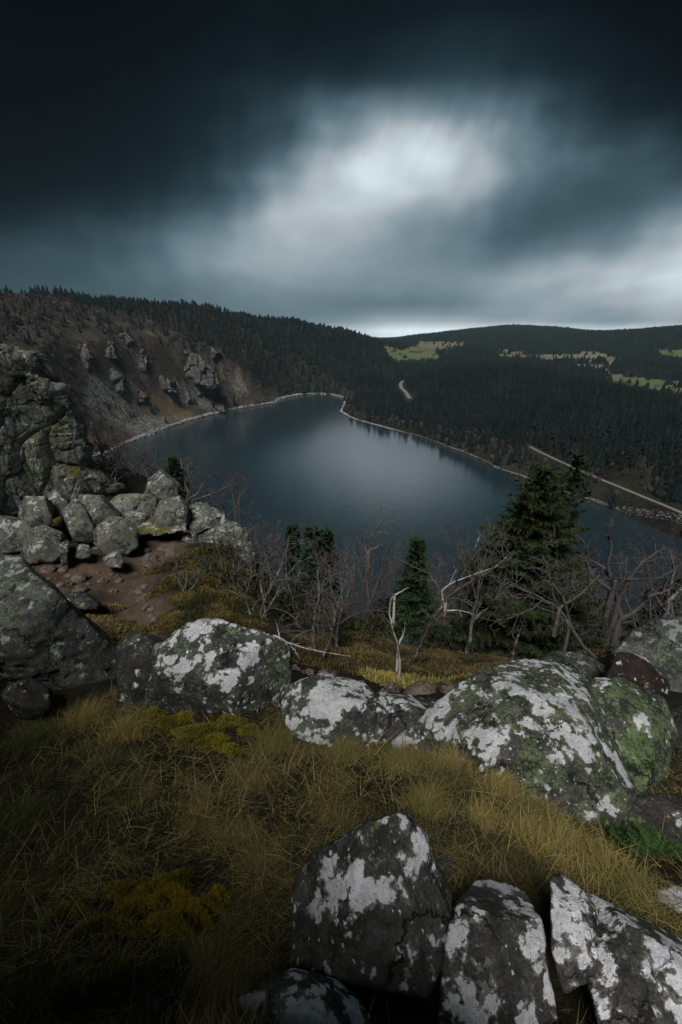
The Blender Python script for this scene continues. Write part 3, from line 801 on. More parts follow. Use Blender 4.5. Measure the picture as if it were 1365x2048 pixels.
def hull2d(pts, tol):
    p = sorted(map(tuple, pts))
    def half(seq):
        h = []
        for q in seq:
            while len(h) > 1 and (h[-1][0]-h[-2][0])*(q[1]-h[-2][1])-(h[-1][1]-h[-2][1])*(q[0]-h[-2][0]) <= 0: h.pop()
            h.append(q)
        return h
    h = [np.array(q) for q in half(p)[:-1]+half(p[::-1])[:-1]]
    while len(h) > 5:                     # drop corners that hardly stand out, so that the sides stay straight
        dev = []
        for k in range(len(h)):
            a, b, c_ = h[k-1], h[k], h[(k+1) % len(h)]; v = c_-a
            dev.append(abs(v[0]*(b-a)[1]-v[1]*(b-a)[0])/(np.hypot(*v)+1e-9))
        k = int(np.argmin(dev))
        if dev[k] > tol: break
        h.pop(k)
    return h
def rock(label, outline, Yt, Yb, thick, mat, level=5, bulge=.35, extra=(), name='boulder', cat='boulder', group=None, seed=None, p=80, amp=.05, grow=1.03, fine=.015, freq=1.5, shr=.6, parent=None, facets=6, lo=.8, ridge=None):
    """outline in photograph pixels, with real distance Yt at its top and Yb at its foot, and a real thickness:
    straight broken sides, a few flat front faces meeting in edges, a rough back"""
    o = np.array(outline, float); ymin, ymax = o[:, 1].min(), o[:, 1].max(); c = o.mean(0); seed = seed if seed is not None else int(abs(o.sum())) % 997
    gr = np.random.default_rng(seed+500); span = o.max(0)-o.min(0)
    def Yof(py): return Yt+(Yb-Yt)*(py-ymin)/(ymax-ymin)
    hp = hull2d(c+(o-c)*grow, .028*span.min()); W_ = [P(q[0], q[1], Yof(q[1])) for q in hp]
    P0 = P(c[0], c[1], Yof(c[1])); top, bot = P(c[0], ymin, Yt), P(c[0], ymax, Yb); lf, rt = P(c[0]-50, c[1], Yof(c[1])), P(c[0]+50, c[1], Yof(c[1]))
    n0 = np.cross(rt-lf, top-bot); n0 /= np.linalg.norm(n0)
    if n0@P0 > 0: n0 = -n0
    rad = np.mean([np.linalg.norm(w-P0) for w in W_]); view = P0/np.linalg.norm(P0)
    c0 = P0+view*thick*.38
    ns, hs = [], []
    def plane(n, q):
        n = n/np.linalg.norm(n); d = float(n@(q-c0))
        if d > .02*rad: ns.append(n); hs.append(d)
    m = len(hp)
    for k in range(m):
        a, b = W_[k], W_[(k+1) % m]; n = np.cross(a, b); n /= np.linalg.norm(n)
        if n@(a-c0) < 0: n = -n
        t = gr.uniform(-.25, .30); plane(n-view*max(t, 0), (a+b)/2); plane(n+view*.55, (a+b)/2+view*thick*.7)
    tx = (rt-lf)/np.linalg.norm(rt-lf); ty = np.cross(n0, tx)
    front = P0+n0*thick*(.10+bulge*.6); plane(n0+gr.normal(size=3)*.08, front)
    for k in range(facets):
        a = 6.28*(k+gr.uniform(-.3, .3))/facets; lat = tx*math.cos(a)*span[0]/span.max()+ty*math.sin(a)*span[1]/span.max()
        q = front+(tx*math.cos(a)*span[0]+ty*math.sin(a)*span[1])*(Yof(c[1])/FPX)*gr.uniform(.10, .34)
        plane(n0+(tx*math.cos(a)+ty*math.sin(a))*gr.uniform(.35, 1.1), q)
    if ridge: 
        for (n_, q_) in ridge: plane(np.array(n_, float), P(*q_))
    plane(view+gr.normal(size=3)*.15, P0+view*thick); plane(np.array([0, 0, 1.]), c0+np.array([0, 0, 1])*(max(w[2] for w in W_)-c0[2]+.02*rad))
    V, F = poly_rock(c0, np.array(ns), np.array(hs), level, p, amp*.75, seed, freq, fine, cap=rad*2.2)
    base = np.array([c0[0], c0[1], V[:, 2].min()])
    ob = obj(name, mesh(name, V-base, F, mat), loc=base, parent=parent)
    return tag(ob, label, cat, group)

# row of boulders along the edge of the ledge
rock('broad upright boulder thick with white lichen at the left end of the row', [(322,1290),(365,1256),(440,1243),(510,1262),(550,1277),(576,1305),(578,1360),(572,1410),(520,1432),(430,1450),(330,1432),(294,1405),(308,1345)],
     3.15, 2.72, .55, M_BOULDER, 6, bulge=.2, seed=3, amp=.045, group='boulders along the ledge', shr=.72)
rock('low boulder streaked white on its right face, right of the upright white one', [(566,1420),(583,1372),(620,1356),(680,1368),(742,1384),(775,1420),(790,1475),(760,1510),(690,1500),(590,1475)],
     2.80, 2.32, .55, M_BOULDER, 6, bulge=.25, seed=8, group='boulders along the ledge')
rock('flat-topped grey slab wedged between the streaked boulder and the biggest boulder', [(755,1400),(800,1394),(885,1400),(890,1440),(850,1490),(790,1500),(765,1470)], 2.75, 2.35, .5, M_DARK, 5, bulge=.1, seed=5, p=90, group='boulders along the ledge')
rock('biggest boulder, domed and covered in white and green lichen plates, right of centre', [(775,1490),(815,1445),(880,1400),(945,1348),(1000,1325),(1085,1316),(1160,1340),(1230,1380),(1270,1430),(1290,1530),(1250,1640),(1215,1700),(1120,1680),(1000,1620),(880,1550),(800,1525)],
     2.60, 1.52, .8, M_BIG, 6, bulge=.10, seed=12, amp=.05, group='boulders along the ledge', facets=8)
rock('green-speckled boulder shouldering the biggest boulder on its right', [(1150,1400),(1195,1362),(1270,1368),(1325,1395),(1345,1440),(1335,1500),(1290,1600),(1220,1640),(1150,1560)], 2.72, 1.95, .7, rock_mat('green_granite', (.03,.033,.028), (.10,.10,.088), .12, .68), 6, bulge=.1, seed=14, group='boulders along the ledge')
rock('low dark mossy rock peeping over the top of the biggest boulder', [(1075,1345),(1092,1315),(1120,1304),(1165,1308),(1210,1330),(1240,1370),(1100,1380)], 3.5, 3.2, .5, M_LEFT, 5, seed=16, group='boulders along the ledge')
rock('small reddish black rock with a white cap at the foot of the gnarled tree', [(1212,1345),(1232,1308),(1255,1303),(1290,1318),(1322,1350),(1330,1385),(1235,1385)], 3.05, 2.85, .35, rock_mat('reddish_black_granite', (.014,.011,.010), (.05,.032,.026), .32, -.3, scale=1.3), 5, seed=17, group='boulders along the ledge')
rock('tall grey-green boulder cut by the right edge of the photo', [(1215,1330),(1260,1268),(1300,1244),(1380,1238),(1480,1250),(1540,1330),(1520,1460),(1420,1490),(1340,1450),(1260,1400)], 4.4, 3.6, 1.0, M_LEFT, 6, bulge=.2, seed=19, group='boulders along the ledge')
rock('dark shaded boulder below the grey-green one at the right edge', [(1255,1470),(1330,1420),(1420,1410),(1520,1450),(1520,1600),(1420,1640),(1300,1610),(1250,1560)], 3.0, 2.2, .6, M_DARK, 5, seed=23, group='boulders along the ledge')
rock('brown low rock with pale flecks at right, above the green fir seedling', [(1190,1650),(1215,1615),(1262,1598),(1365,1585),(1450,1610),(1440,1690),(1300,1710),(1200,1700)], 2.05, 1.7, .4, M_DARK, 5, seed=27, group='boulders along the ledge')
rock('huge dark rounded boulder filling the left edge', [(-260,1130),(-100,1085),(0,1100),(40,1118),(110,1180),(180,1240),(228,1290),(243,1370),(190,1430),(60,1460),(-260,1480)], 4.3, 3.35, 1.3, M_LEFT, 6, bulge=.25, seed=31, amp=.05, p=20)
rock('small dark boulder in the gap between the huge left boulder and the white one', [(232,1300),(262,1266),(300,1275),(336,1302),(335,1360),(300,1420),(240,1420)], 3.65, 3.1, .5, M_DARK, 5, seed=33)
rock('fist-sized pale round stone balanced left of the white lichened boulder', [(305,1300),(312,1288),(328,1286),(334,1298),(326,1312),(308,1312)], 3.3, 3.25, .08, M_PALE, 4, seed=34, name='stone', cat='stone')
rock('brownish half-buried rock at the foot of the huge left boulder', [(10,1400),(30,1365),(62,1356),(98,1378),(105,1420),(40,1440)], 3.15, 3.0, .35, M_DARK, 5, seed=35)

# foreground rocks
rock('pyramid rock with white lichen plates, nearest the centre of the foreground', [(806,1622),(834,1646),(905,1850),(905,1900),(855,1995),(690,1970),(596,1935),(594,1780),(640,1700),(722,1650)],
     1.05, .70, .34, M_FORE, 6, bulge=.05, seed=41, grow=1.0, amp=.03, p=90, facets=2, ridge=(((-.40,-.55,.72),(720,1790,.80)),((.80,-.50,.30),(868,1790,.80)),((-.1,-.8,.35),(720,1930,.70))), group='white lichened rocks in the foreground', shr=.35, freq=1.8)
rock('rounded peak of white lichened rock with mossy left flank, right of the pyramid', [(965,1762),(1000,1753),(1040,1780),(1078,1850),(1098,1950),(1112,2090),(870,2100),(884,1960),(900,1870),(925,1805)],
     .98, .58, .26, M_FORE, 6, bulge=.2, seed=43, grow=1.10, amp=.035, p=90, extra=((1000,1765,.93),), group='white lichened rocks in the foreground', shr=.7, freq=1.8)
rock('thin upright white-faced slab leaning on the lower right rock', [(1104,1765),(1120,1752),(1148,1768),(1180,1812),(1186,1880),(1180,1960),(1130,1980),(1106,1900)], .93, .70, .12, M_FORE, 5, bulge=.1, seed=45, grow=1.10, p=90, amp=.03, group='white lichened rocks in the foreground', shr=.8)
rock('wedge-shaped white lichened rock filling the bottom right corner', [(1170,1790),(1215,1812),(1280,1850),(1345,1885),(1450,1925),(1460,2100),(1230,2110),(1192,2000),(1170,1880)], .92, .56, .24, M_FORE, 6, bulge=.15, seed=47, grow=1.10, p=90, amp=.035, group='white lichened rocks in the foreground', shr=.78)
rock('grey lichened rock at the right edge behind the corner wedge', [(1290,1830),(1312,1786),(1345,1776),(1400,1790),(1430,1850),(1420,1920),(1300,1900)], 1.12, .95, .2, M_FORE, 5, seed=49, grow=1.10, p=90, group='white lichened rocks in the foreground')
rock('low mossy rock with a pale lichen top at the bottom edge, half under grass', [(470,2010),(540,1965),(610,1950),(680,1965),(722,2010),(745,2110),(460,2110)], .68, .52, .2, rock_mat('mossy_near_granite', (.02,.022,.02), (.08,.08,.07), .22, .15, scale=1.6, bumpd=.012, updep=.45), 5, seed=51, grow=1.10, group='white lichened rocks in the foreground', bulge=.1)
rock('small blackish rock sunk in the yellow grass between the boulder row and the peak rock', [(880,1608),(915,1598),(970,1618),(990,1665),(965,1715),(910,1705),(884,1655)], 1.66, 1.42, .25, M_DARK, 5, seed=53, bulge=.1, p=50)
rock('little brown stone in the hollow right of the pyramid rock', [(870,1725),(885,1708),(908,1710),(914,1735),(900,1752),(876,1750)], 1.26, 1.2, .06, M_DARK, 4, seed=54, name='stone', cat='stone')

# fallen blocks at the foot of the crag
PILE = [('upright pointed block standing tallest above the drop',[(293,990),(300,962),(320,947),(353,972),(350,998),(330,1008),(300,1008)],13.6,.9,M_PILE),
 ('pale greenish slab lying flat atop the blocks left of the pointed one',[(215,1016),(240,994),(270,992),(283,1000),(262,1022),(230,1030)],13.0,1.0,M_PALE),
 ('narrow grey block below left of the pointed one',[(280,1000),(296,985),(312,1000),(314,1062),(290,1066),(276,1030)],12.8,.8,M_PILE),
 ('dark lichened block directly below the pointed one',[(310,1040),(322,1008),(352,998),(372,1022),(368,1052),(330,1066),(312,1066)],12.5,1.0,M_PILE),
 ('square block beneath the pale slab',[(230,1030),(262,1022),(290,1028),(292,1064),(262,1070),(238,1060)],12.4,.9,M_PILE),
 ('large rounded block right of centre in the pile at the head of the path',[(162,1010),(175,995),(198,996),(236,1032),(238,1062),(205,1075),(180,1040)],11.5,1.0,M_PILE),
 ('bulging pale-spotted block resting nearest the path at the right foot of the pile',[(196,1062),(218,1040),(250,1040),(270,1058),(272,1090),(252,1106),(215,1104),(198,1090)],11.0,.9,M_PILE),
 ('wedge block split from its neighbour by a dark crack',[(128,1030),(150,1008),(164,1012),(190,1062),(176,1082),(150,1078)],11.2,.8,M_PILE),
 ('rounded grey block high in the pile under the crag',[(88,1000),(108,984),(134,1000),(132,1022),(112,1032),(92,1020)],11.8,.8,M_PILE),
 ('broad smooth-faced block at the left of the pile',[(38,1030),(52,998),(86,998),(102,1030),(98,1058),(66,1068)],11.0,.9,M_PILE),
 ('squat block with a lichened nose in front of the pile',[(50,1100),(58,1066),(88,1055),(118,1068),(120,1108),(96,1122),(60,1116)],10.1,.8,M_PILE),
 ('flattened dark block low at the far left of the pile',[(-30,1060),(0,1040),(40,1044),(66,1066),(60,1100),(0,1104),(-30,1096)],10.4,.9,M_PILE),
 ('small tilted stone beside the squat block',[(120,1100),(126,1078),(138,1086),(134,1122),(124,1126)],9.9,.4,M_PILE),
 ('mossy-footed rock standing alone at the bend of the path',[(209,1118),(222,1104),(240,1106),(246,1120),(240,1134),(214,1132)],9.9,.45,M_PILE),
 ('brown block at the back of the bare ground below the pile',[(150,1112),(160,1092),(178,1094),(180,1112),(166,1118)],10.2,.4,M_PILE),
 ('flat grey slab lying left of the narrow path',[(118,1200),(128,1186),(165,1188),(196,1206),(190,1218),(140,1216)],7.4,.7,M_DARK),
 ('dark block in the shade on the slope below the outcrop',[(452,1200),(464,1180),(482,1180),(492,1206),(486,1222),(460,1218)],9.0,.5,M_DARK),
 ('small pale stone in the moss under the outcrop',[(426,1166),(434,1152),(448,1156),(450,1172),(438,1178)],9.6,.25,M_PILE)]
for i, (lb, ol, Y, th, mt) in enumerate(PILE):
    rock(lb, ol, Y+.15, Y-.25, th, mt, 4 if len(ol) < 6 else 5, bulge=.3, seed=100+i*7, p=90, amp=.045, group='fallen blocks around the path', grow=1.16)

def voronoi_mass(seeds, air, level, p, shrink, amp, seed, mat_scale=1.0, keep=None, k=26):
    """a jointed rock mass: every seed's cell cut by the planes halfway to its neighbours (air seeds cut the free faces)"""
    allp = np.vstack([seeds, air]); Vs, Fs = [], []; off = 0
    for i, c in enumerate(seeds):
        d = np.linalg.norm(allp-c, axis=1); idx = np.argsort(d)[1:k]
        nrm = (allp[idx]-c)/d[idx][:, None]; h = d[idx]*.5*shrink
        V, F = poly_rock(c, nrm, h, level, p, amp, seed+i, 1.6, .02, cap=float(np.median(np.sort(d)[1:9]))*.95)
        Vs.append(V); Fs.append(F+off); off += len(V)
    return np.vstack(Vs), np.vstack(Fs)

def crag(label, poly, Yf, spacing, depth, level, mat, seed, name='rock_crag', aniso=1.0, layers=2, p=40, shrink=.97, gap=1.0, tilt=0.35, amp=.05, stretch=1.0):
    """jointed outcrop filling a stretch of slope: poly in photo px, Yf(px,py) its real distance"""
    g = np.random.default_rng(seed); q = np.array(poly, float); x0, y0 = q.min(0); x1, y1 = q.max(0)
    seeds, air = [], []
    sp = spacing
    ys = np.arange(y0-2*sp, y1+2*sp, sp*aniso); row = 0
    for py in ys:
        row += 1
        for px in np.arange(x0-2*sp, x1+2*sp, sp):
            jx = px+(row % 2)*sp*.5+g.normal()*sp*.30+(py-y0)*tilt*0; jy = py+g.normal()*sp*.30*aniso
            Y = Yf(jx, jy); ds = sp*Y/FPX
            inside = inpoly(np.array([jx]), np.array([jy]), poly)[0]
            for l in range(-1, layers):
                pt = P(jx, jy, Y); off = ds*gap*(l+.35*g.normal()); view = pt/np.linalg.norm(pt)
                dirn = np.array([0, 1, -.25]) if l >= 0 else view
                pt = pt+dirn*off*1.05+g.normal(size=3)*ds*.12
                if l == -1 or not inside: air.append(pt)
                else: seeds.append(pt)
    seeds, air = np.array(seeds), np.array(air)
    zs = np.array([1, 1, 1/stretch]); V, F = voronoi_mass(seeds*zs, air*zs, level, p, shrink, amp, seed); V = V/zs
    base = np.array([V[:, 0].mean(), V[:, 1].mean(), V[:, 2].min()])
    o = obj(name, mesh(name, V-base, F, mat), loc=base)
    return tag(o, label, 'rock face')

def crag_sheet(label, poly, Yf, cell, depth, mat, seed, name='rock_crag', step=2.4, ang=20, stretch=1.7, rough=1.0, roll=22, wrap=90):
    """continuous jointed face: blocks with their own tilt and set-back, parted by cracks; its edge turns back into the slope"""
    g = np.random.default_rng(seed); q = np.array(poly, float); x0, y0 = q.min(0)-wrap; x1, y1 = q.max(0)+wrap
    xs = np.arange(x0, x1, step); ys = np.arange(y0, y1, step); X, Y_ = np.meshgrid(xs, ys); x, y = X.ravel(), Y_.ravel()
    e1 = fbm2(x, y, .035, 3, seed+1)*9+fbm2(x, y, .11, 2, seed+3)*4; e2 = fbm2(x, y, .035, 3, seed+2)*9
    ins = inpoly(x+e1, y+e2, poly); d = seg_dist(x+e1, y+e2, poly); sd_ = np.where(ins, d, -d)
    # points outside are drawn back to the outline and pushed into the hill
    n = len(poly); bx, by, bd = x.copy(), y.copy(), np.full(len(x), 1e9)
    for i in range(n):
        ax, ay = poly[i]; cx, cy = poly[(i+1) % n]; vx, vy = cx-ax, cy-ay
        t = np.clip(((x+e1-ax)*vx+(y+e2-ay)*vy)/(vx*vx+vy*vy), 0, 1); px_, py_ = ax+t*vx, ay+t*vy; dd = np.hypot(x+e1-px_, y+e2-py_)
        m_ = dd < bd; bd = np.where(m_, dd, bd); bx = np.where(m_, px_, bx); by = np.where(m_, py_, by)
    out = ~ins; fx = np.where(out, bx-e1-(x-(bx-e1))*.10, x); fy = np.where(out, by-e2-(y-(by-e2))*.10, y)
    Yv = np.array([Yf(a, b) for a, b in zip(fx, fy)]); m = Yv/FPX
    tt = np.clip(sd_/roll, 0, 1); back = (1-np.sqrt(1-(1-tt)**2))*roll*.9+np.where(out, -sd_*1.6, 0)
    disp = back*m
    a = math.radians(ang); ca_, sa_ = math.cos(a), math.sin(a); keep = np.zeros(len(x))
    for lv, (cs, dp, cr) in enumerate(((cell, depth, .16), (cell*.45, depth*.45, .10), (cell*.2, depth*.16, .05))):
        wx_ = x+fbm2(x, y, .6/cs, 3, seed+10+lv)*cs*.16; wy_ = y+fbm2(x, y, .6/cs, 3, seed+20+lv)*cs*.16
        u_, v_ = (wx_*ca_+wy_*sa_)/cs, (-wx_*sa_+wy_*ca_)/cs/stretch
        iu, iv = np.floor(u_).astype(int), np.floor(v_).astype(int); F1 = np.full(len(x), 9.); F2 = np.full(len(x), 9.); id1 = np.zeros((len(x), 4))
        for du in (-1, 0, 1):
            for dv in (-1, 0, 1):
                a1, a2 = iu+du, iv+dv; o_ = np.zeros_like(a1); cx = a1+.5+(_h(a1, a2, o_, seed+lv*9)-.5)*.9; cy = a2+.5+(_h(a1, a2, o_+1, seed+lv*9)-.5)*.9
                dd = np.hypot(u_-cx, v_-cy); nw = dd < F1
                F2 = np.where(nw, F1, np.minimum(F2, dd)); F1 = np.where(nw, dd, F1)
                rnd = np.stack([_h(a1, a2, o_+k, seed+lv*9) for k in (2, 3, 4)], -1)
                val = np.column_stack([rnd[:, 0]-.5, (rnd[:, 1]-.5)*(u_-cx), (rnd[:, 2]-.5)*(v_-cy), rnd[:, 0]])
                id1 = np.where(nw[:, None], val, id1)
        disp += m*cs*dp*(id1[:, 0]*1.0+id1[:, 1]*2.0+id1[:, 2]*2.2)
        disp += m*cs*cr*2.2*np.exp(-((F2-F1)/.10)**2)
    disp += m*cell*.06*rough*fbm2(x, y, .09, 5, seed+40, .6)
    # two or three broad ledges and one deep gully
    disp += m*cell*.35*np.floor(3.5*fbm2(x*.6, y*1.5, .012, 3, seed+44))/3.5
    dyy = CP+(1024-fy)/FPX*SP; Yn = Yv+disp; s_ = Yn/dyy
    V = np.column_stack([(fx-682.5)/FPX*s_*np.where(out, 1, 1), Yn, (-SP+(1024-fy)/FPX*CP)*(Yv/dyy)-.0*disp])
    sm = (Yv+back*m)/dyy; V[:, 0] = (fx-682.5)/FPX*sm; V[:, 2] = (-SP+(1024-fy)/FPX*CP)*sm
    V[:, 2] -= np.where(out, np.clip(-sd_, 0, None)*m*.10, 0)
    nx = len(xs); idx = np.arange(len(x)).reshape(len(ys), nx); F = np.stack([idx[:-1, :-1].ravel(), idx[1:, :-1].ravel(), idx[1:, 1:].ravel(), idx[:-1, 1:].ravel()], -1)
    base = np.array([V[:, 0].mean(), V[:, 1].min(), V[:, 2].min()])
    return tag(obj(name, mesh(name, V-base, F, mat, smooth=False), loc=base), label, 'rock face')
CR = [(-160,640),(-60,655),(0,690),(30,697),(68,705),(76,742),(102,752),(122,778),(138,815),(158,855),(180,890),(186,925),(214,955),(238,985),(236,1012),(150,1018),(110,1014),(60,1040),(-160,1060)]
def Ycliff(px, py):
    return 13.2+(px/200)*2.6-(py-690)/400*2.3
crag_sheet('high jointed crag with grassy cracks rising at the left edge', CR, Ycliff, 50, .60, M_CLIFF, 3, step=1.6, ang=-16, stretch=2.1)
crag_sheet('low jointed bedrock step the fallen blocks rest on, at the foot of the crag', [(-60,1035),(40,1000),(120,985),(200,1000),(290,1010),(372,1020),(376,1060),(290,1072),(262,1100),(200,1100),(150,1092),(110,1118),(0,1115),(-60,1110)], lambda px, py: 13.75-(py-990)/120*3.0-.004*max(0, 120-px), 30, .6, M_CLIFF, 15, name='rock_outcrop', step=1.9, ang=-25, roll=12, wrap=40)
crag_sheet('lichened jointed outcrop on the brink above the lake, right of the path', [(352,1010),(385,1008),(430,1020),(470,1045),(500,1072),(508,1100),(500,1150),(470,1160),(430,1130),(390,1095),(350,1070)], lambda px, py: 13.4-(py-1010)/150*2.2-(px-350)/150*.6, 40, .5, M_PILE, 9, name='rock_outcrop', step=1.8, ang=-35, roll=16, wrap=50)
def added_shade_crag():  # added rock mass out of view, shaped to shade the lower left foreground
    g = np.random.default_rng(8); S_, A_ = [], []
    for x in np.arange(-7.5, 0.6, .9):
        for y in np.arange(-6.5, 2.6, .9):
            for z in np.arange(-3.6, 4.2, .9):
                q = np.array([x, y, z])+g.normal(size=3)*.22
                top = 2.1-1.1*max(0, (q[1]+.6))-.35*max(0, q[0]+3)
                ins = ((q[0] < -1.9-.95*max(0, q[1]+.6)) or (q[0] < -.75 and q[1] < -1.0)) and q[2] < min(top, .95 if q[0] > -1.9 else 9) and q[0] > -6.6 and q[1] > -5.6
                (S_ if ins else A_).append(q)
    V, F = voronoi_mass(np.array(S_), np.array(A_), 3, 40, .98, .05, 77)
    base = np.array([-4.0, -2.0, -2.5])
    tag(obj('rock_crag', mesh('rock_crag', V-base, F, M_CLIFF), loc=base), 'added grey jointed crag, out of view, that shades the lower left of the ledge', 'rock face')
added_shade_crag()
far_spec = [([(318,690),(345,672),(362,690),(398,708),(425,730),(440,768),(420,775),(385,758),(350,750),(322,738),(306,715)], 'largest grey rock face on the slope left of the lake', 600, 9),
 ([(190,690),(215,682),(232,700),(236,720),(210,716)], 'small upper rock face near the top of the left slope', 560, 8),
 ([(205,742),(228,735),(246,750),(244,782),(222,786),(204,765)], 'rock face standing just right of the near crag on the left slope', 500, 8),
 ([(380,772),(404,766),(410,786),(392,792)], 'little grey rock knob low on the left slope above the shore', 560, 7),
 ([(462,690),(482,684),(498,708),(486,716)], 'rock patch among the spruces high on the left slope', 740, 7),
 ([(415,800),(440,804),(452,818),(430,822),(414,812)], 'pale smooth rock hump beside the spruce clump at the left shore', 575, 8),
 ([(295,755),(320,748),(345,762),(350,785),(322,778),(300,772)], 'broken grey ledges below the largest rock face', 560, 8),
 ([(150,700),(172,694),(184,716),(176,738),(156,730)], 'rock face at the top of the gully just above the near crag', 520, 8),
 ([(268,706),(288,700),(300,722),(292,742),(272,734)], 'cracked rock rib directly left of the largest rock face', 590, 8),
 ([(352,790),(372,784),(386,800),(378,812),(358,808)], 'low rock step among the scree above the shore', 520, 8),
 ([(260,780),(280,774),(296,792),(284,806),(264,800)], 'grey boulder-strewn ledge left of the grass tongue', 500, 8),
 ([(408,694),(428,690),(446,706),(436,720),(414,714)], 'narrow rock band right above the largest rock face', 690, 8),
 ([(545,700),(560,694),(572,712),(562,722)], 'bare rock patch in the forest high above the far shore', 900, 8),
 ([(236,668),(256,664),(270,684),(258,696),(240,690)], 'dark weathered rock rib left of the largest rock face', 600, 7)]
def hit(px, py, r0=250, r1=1100):
    rs = np.linspace(r0, r1, 500); q = np.array([Pr(px, py, r) for r in rs]); hz = height(q[:, 0], q[:, 1])
    k = np.argmax(hz >= q[:, 2]); return q[k] if hz[k] >= q[k, 2] else None
for pl, lb, r_, spx_ in far_spec:
    c = np.mean(pl, axis=0); h1 = hit(c[0], c[1])
    Yc = h1[1] if h1 is not None else r_*.9
    hb = hit(c[0], max(q[1] for q in pl)); Yb_ = hb[1] if hb is not None else Yc-10
    yb = max(q[1] for q in pl)
    crag_sheet(lb, pl, lambda px, py, Yc=Yc, Yb_=Yb_, yb=yb, c=c: Yc-2.5+(py-c[1])/max(1, yb-c[1])*(Yb_-Yc)*.85, 17, .8, M_FAR, int(c[0]), name='rock_outcrop', step=.9, ang=-8, stretch=2.2, roll=7, wrap=16)

# loose stones on the path, each its own
MST = [mesh('path_stone', ICO[3][0]*np.array([1, .8, .5])*(1+.28*fbm(ICO[3][0]*1.6+i*9, 4, i)[:, None]), ICO[3][1], M_BARE, smooth=False) for i in range(6)]
def stone_at(px, py, Y, s, label, group, i, flat=1.0):
    q = P(px, py, Y); z = height(q[:1], q[1:2])[0]
    o = obj('path_stone', MST[i % 6], loc=(q[0], q[1], z+s*.15)); o.scale = (s, s, s*flat); o.rotation_euler = (random.uniform(-.3, .3), random.uniform(-.3, .3), random.uniform(0, 6))
    tag(o, label, 'stone', group)
named = [(297,1105,10.9,.26,'long flat pale stone lying across the upper path'),(338,1101,11.2,.22,'pinkish angular stone on the right side of the upper path'),(300,1124,10.5,.24,'pale broken stone pile topmost below the long flat stone'),
 (311,1120,10.6,.18,'rounded stone right of the broken pale ones on the upper path'),(326,1090,11.6,.17,'small upright stone at the far end of the path'),(288,1094,11.3,.16,'grey stone by the block foot where the path ends'),
 (155,1151,9.2,.20,'orange-brown angular stone on the bare ground left of the path'),(160,1175,8.6,.17,'single small stone nearest the slab, left of the path'),(233,1140,9.5,.11,'pebble just below the lone mossy-footed rock'),
 (92,1131,9.6,.2,'brown stone at the foot of the squat block'),(168,1134,9.5,.13,'pointed pale stone standing on the bare ground'),(60,1122,9.8,.24,'flat brown slab at the far left of the bare ground')]
for i, (px, py, Y, s, lb) in enumerate(named): stone_at(px, py, Y, s, lb, 'stones lying on the earth path', i, .7)
g2 = np.random.default_rng(77)
for i in range(46):
    u_ = g2.random()
    if i < 26: px, py = 60+210*g2.random(), 1122+60*g2.random(); Y = 9.9-(py-1122)/60*1.3; lb = 'small brown stone strewn on the bare ground below the fallen blocks'; gp = 'small stones on the bare ground'
    else: t = g2.random(); px, py = 275+40*t+g2.normal()*6, 1160+95*t; Y = 9.2-2.2*t; lb = 'small pale stone in the line edging the right side of the path'; gp = 'small stones edging the path'
    stone_at(px, py, Y, .04+.09*g2.random()**2, lb, gp, i, .8)
mids = [(786,1376,5.5,.13,'upright brown stone at the foot of the bleached dead trunk'),(842,1378,5.5,.22,'large brown flat-topped stone behind the slab, centre'),(897,1386,5.4,.16,'reddish brown block right of the flat-topped stone behind the slab'),
 (666,1350,5.7,.11,'pointed grey stone beside the cream rubble'),(648,1356,5.6,.12,'low brown stone left of the pointed grey stone'),(820,1388,5.3,.10,'small brown stone wedged before the large flat-topped one'),(768,1390,5.2,.09,'little reddish stone left of the dead trunk foot'),(575,1366,5.2,.1,'reddish stone in the gap beside the upright white boulder')]
for i, (px, py, Y, s, lb) in enumerate(mids): stone_at(px, py, Y, s, lb, 'brown stones behind the boulder row', i, 1.3)
for i in range(34):
    px, py = 572+56*g2.random(), 1338+18*g2.random(); stone_at(px, py, 5.8-(py-1338)/18*.35, .022+.03*g2.random(), 'cream pebble in the heap behind the upright white boulder', 'cream rubble behind the white boulder', i, .9)

# ------------------------------------------------------------------ near trees
class Tubes:
    def __init__(s): s.V = []; s.F = []; s.n = 0
    def add(s, pts, rad, sides=4):
        pts = np.asarray(pts, float); rad = np.asarray(rad, float); n = len(pts)
        t = np.gradient(pts, axis=0); t /= np.linalg.norm(t, axis=1)[:, None]+1e-9
        ref = np.array([.31, .17, .93]) if abs(t[0]@np.array([.31, .17, .93])) < .9 else np.array([.9, .3, .1])
        a = np.cross(t, ref); a /= np.linalg.norm(a, axis=1)[:, None]+1e-9; b = np.cross(t, a)
        th = np.arange(sides)*2*math.pi/sides
        ring = pts[:, None]+rad[:, None, None]*(np.cos(th)[None, :, None]*a[:, None]+np.sin(th)[None, :, None]*b[:, None])
        s.V.append(ring.reshape(-1, 3)); i = (np.arange(n-1)*sides)[:, None]; k = np.arange(sides)[None]; k2 = (k+1) % sides
        s.F.append(np.stack([i+k, i+k2, i+sides+k2, i+sides+k], -1).reshape(-1, 4)+s.n); s.n += n*sides
    def mesh(s, name, mat, base): return mesh(name, np.vstack(s.V)-base, np.vstack(s.F), mat)

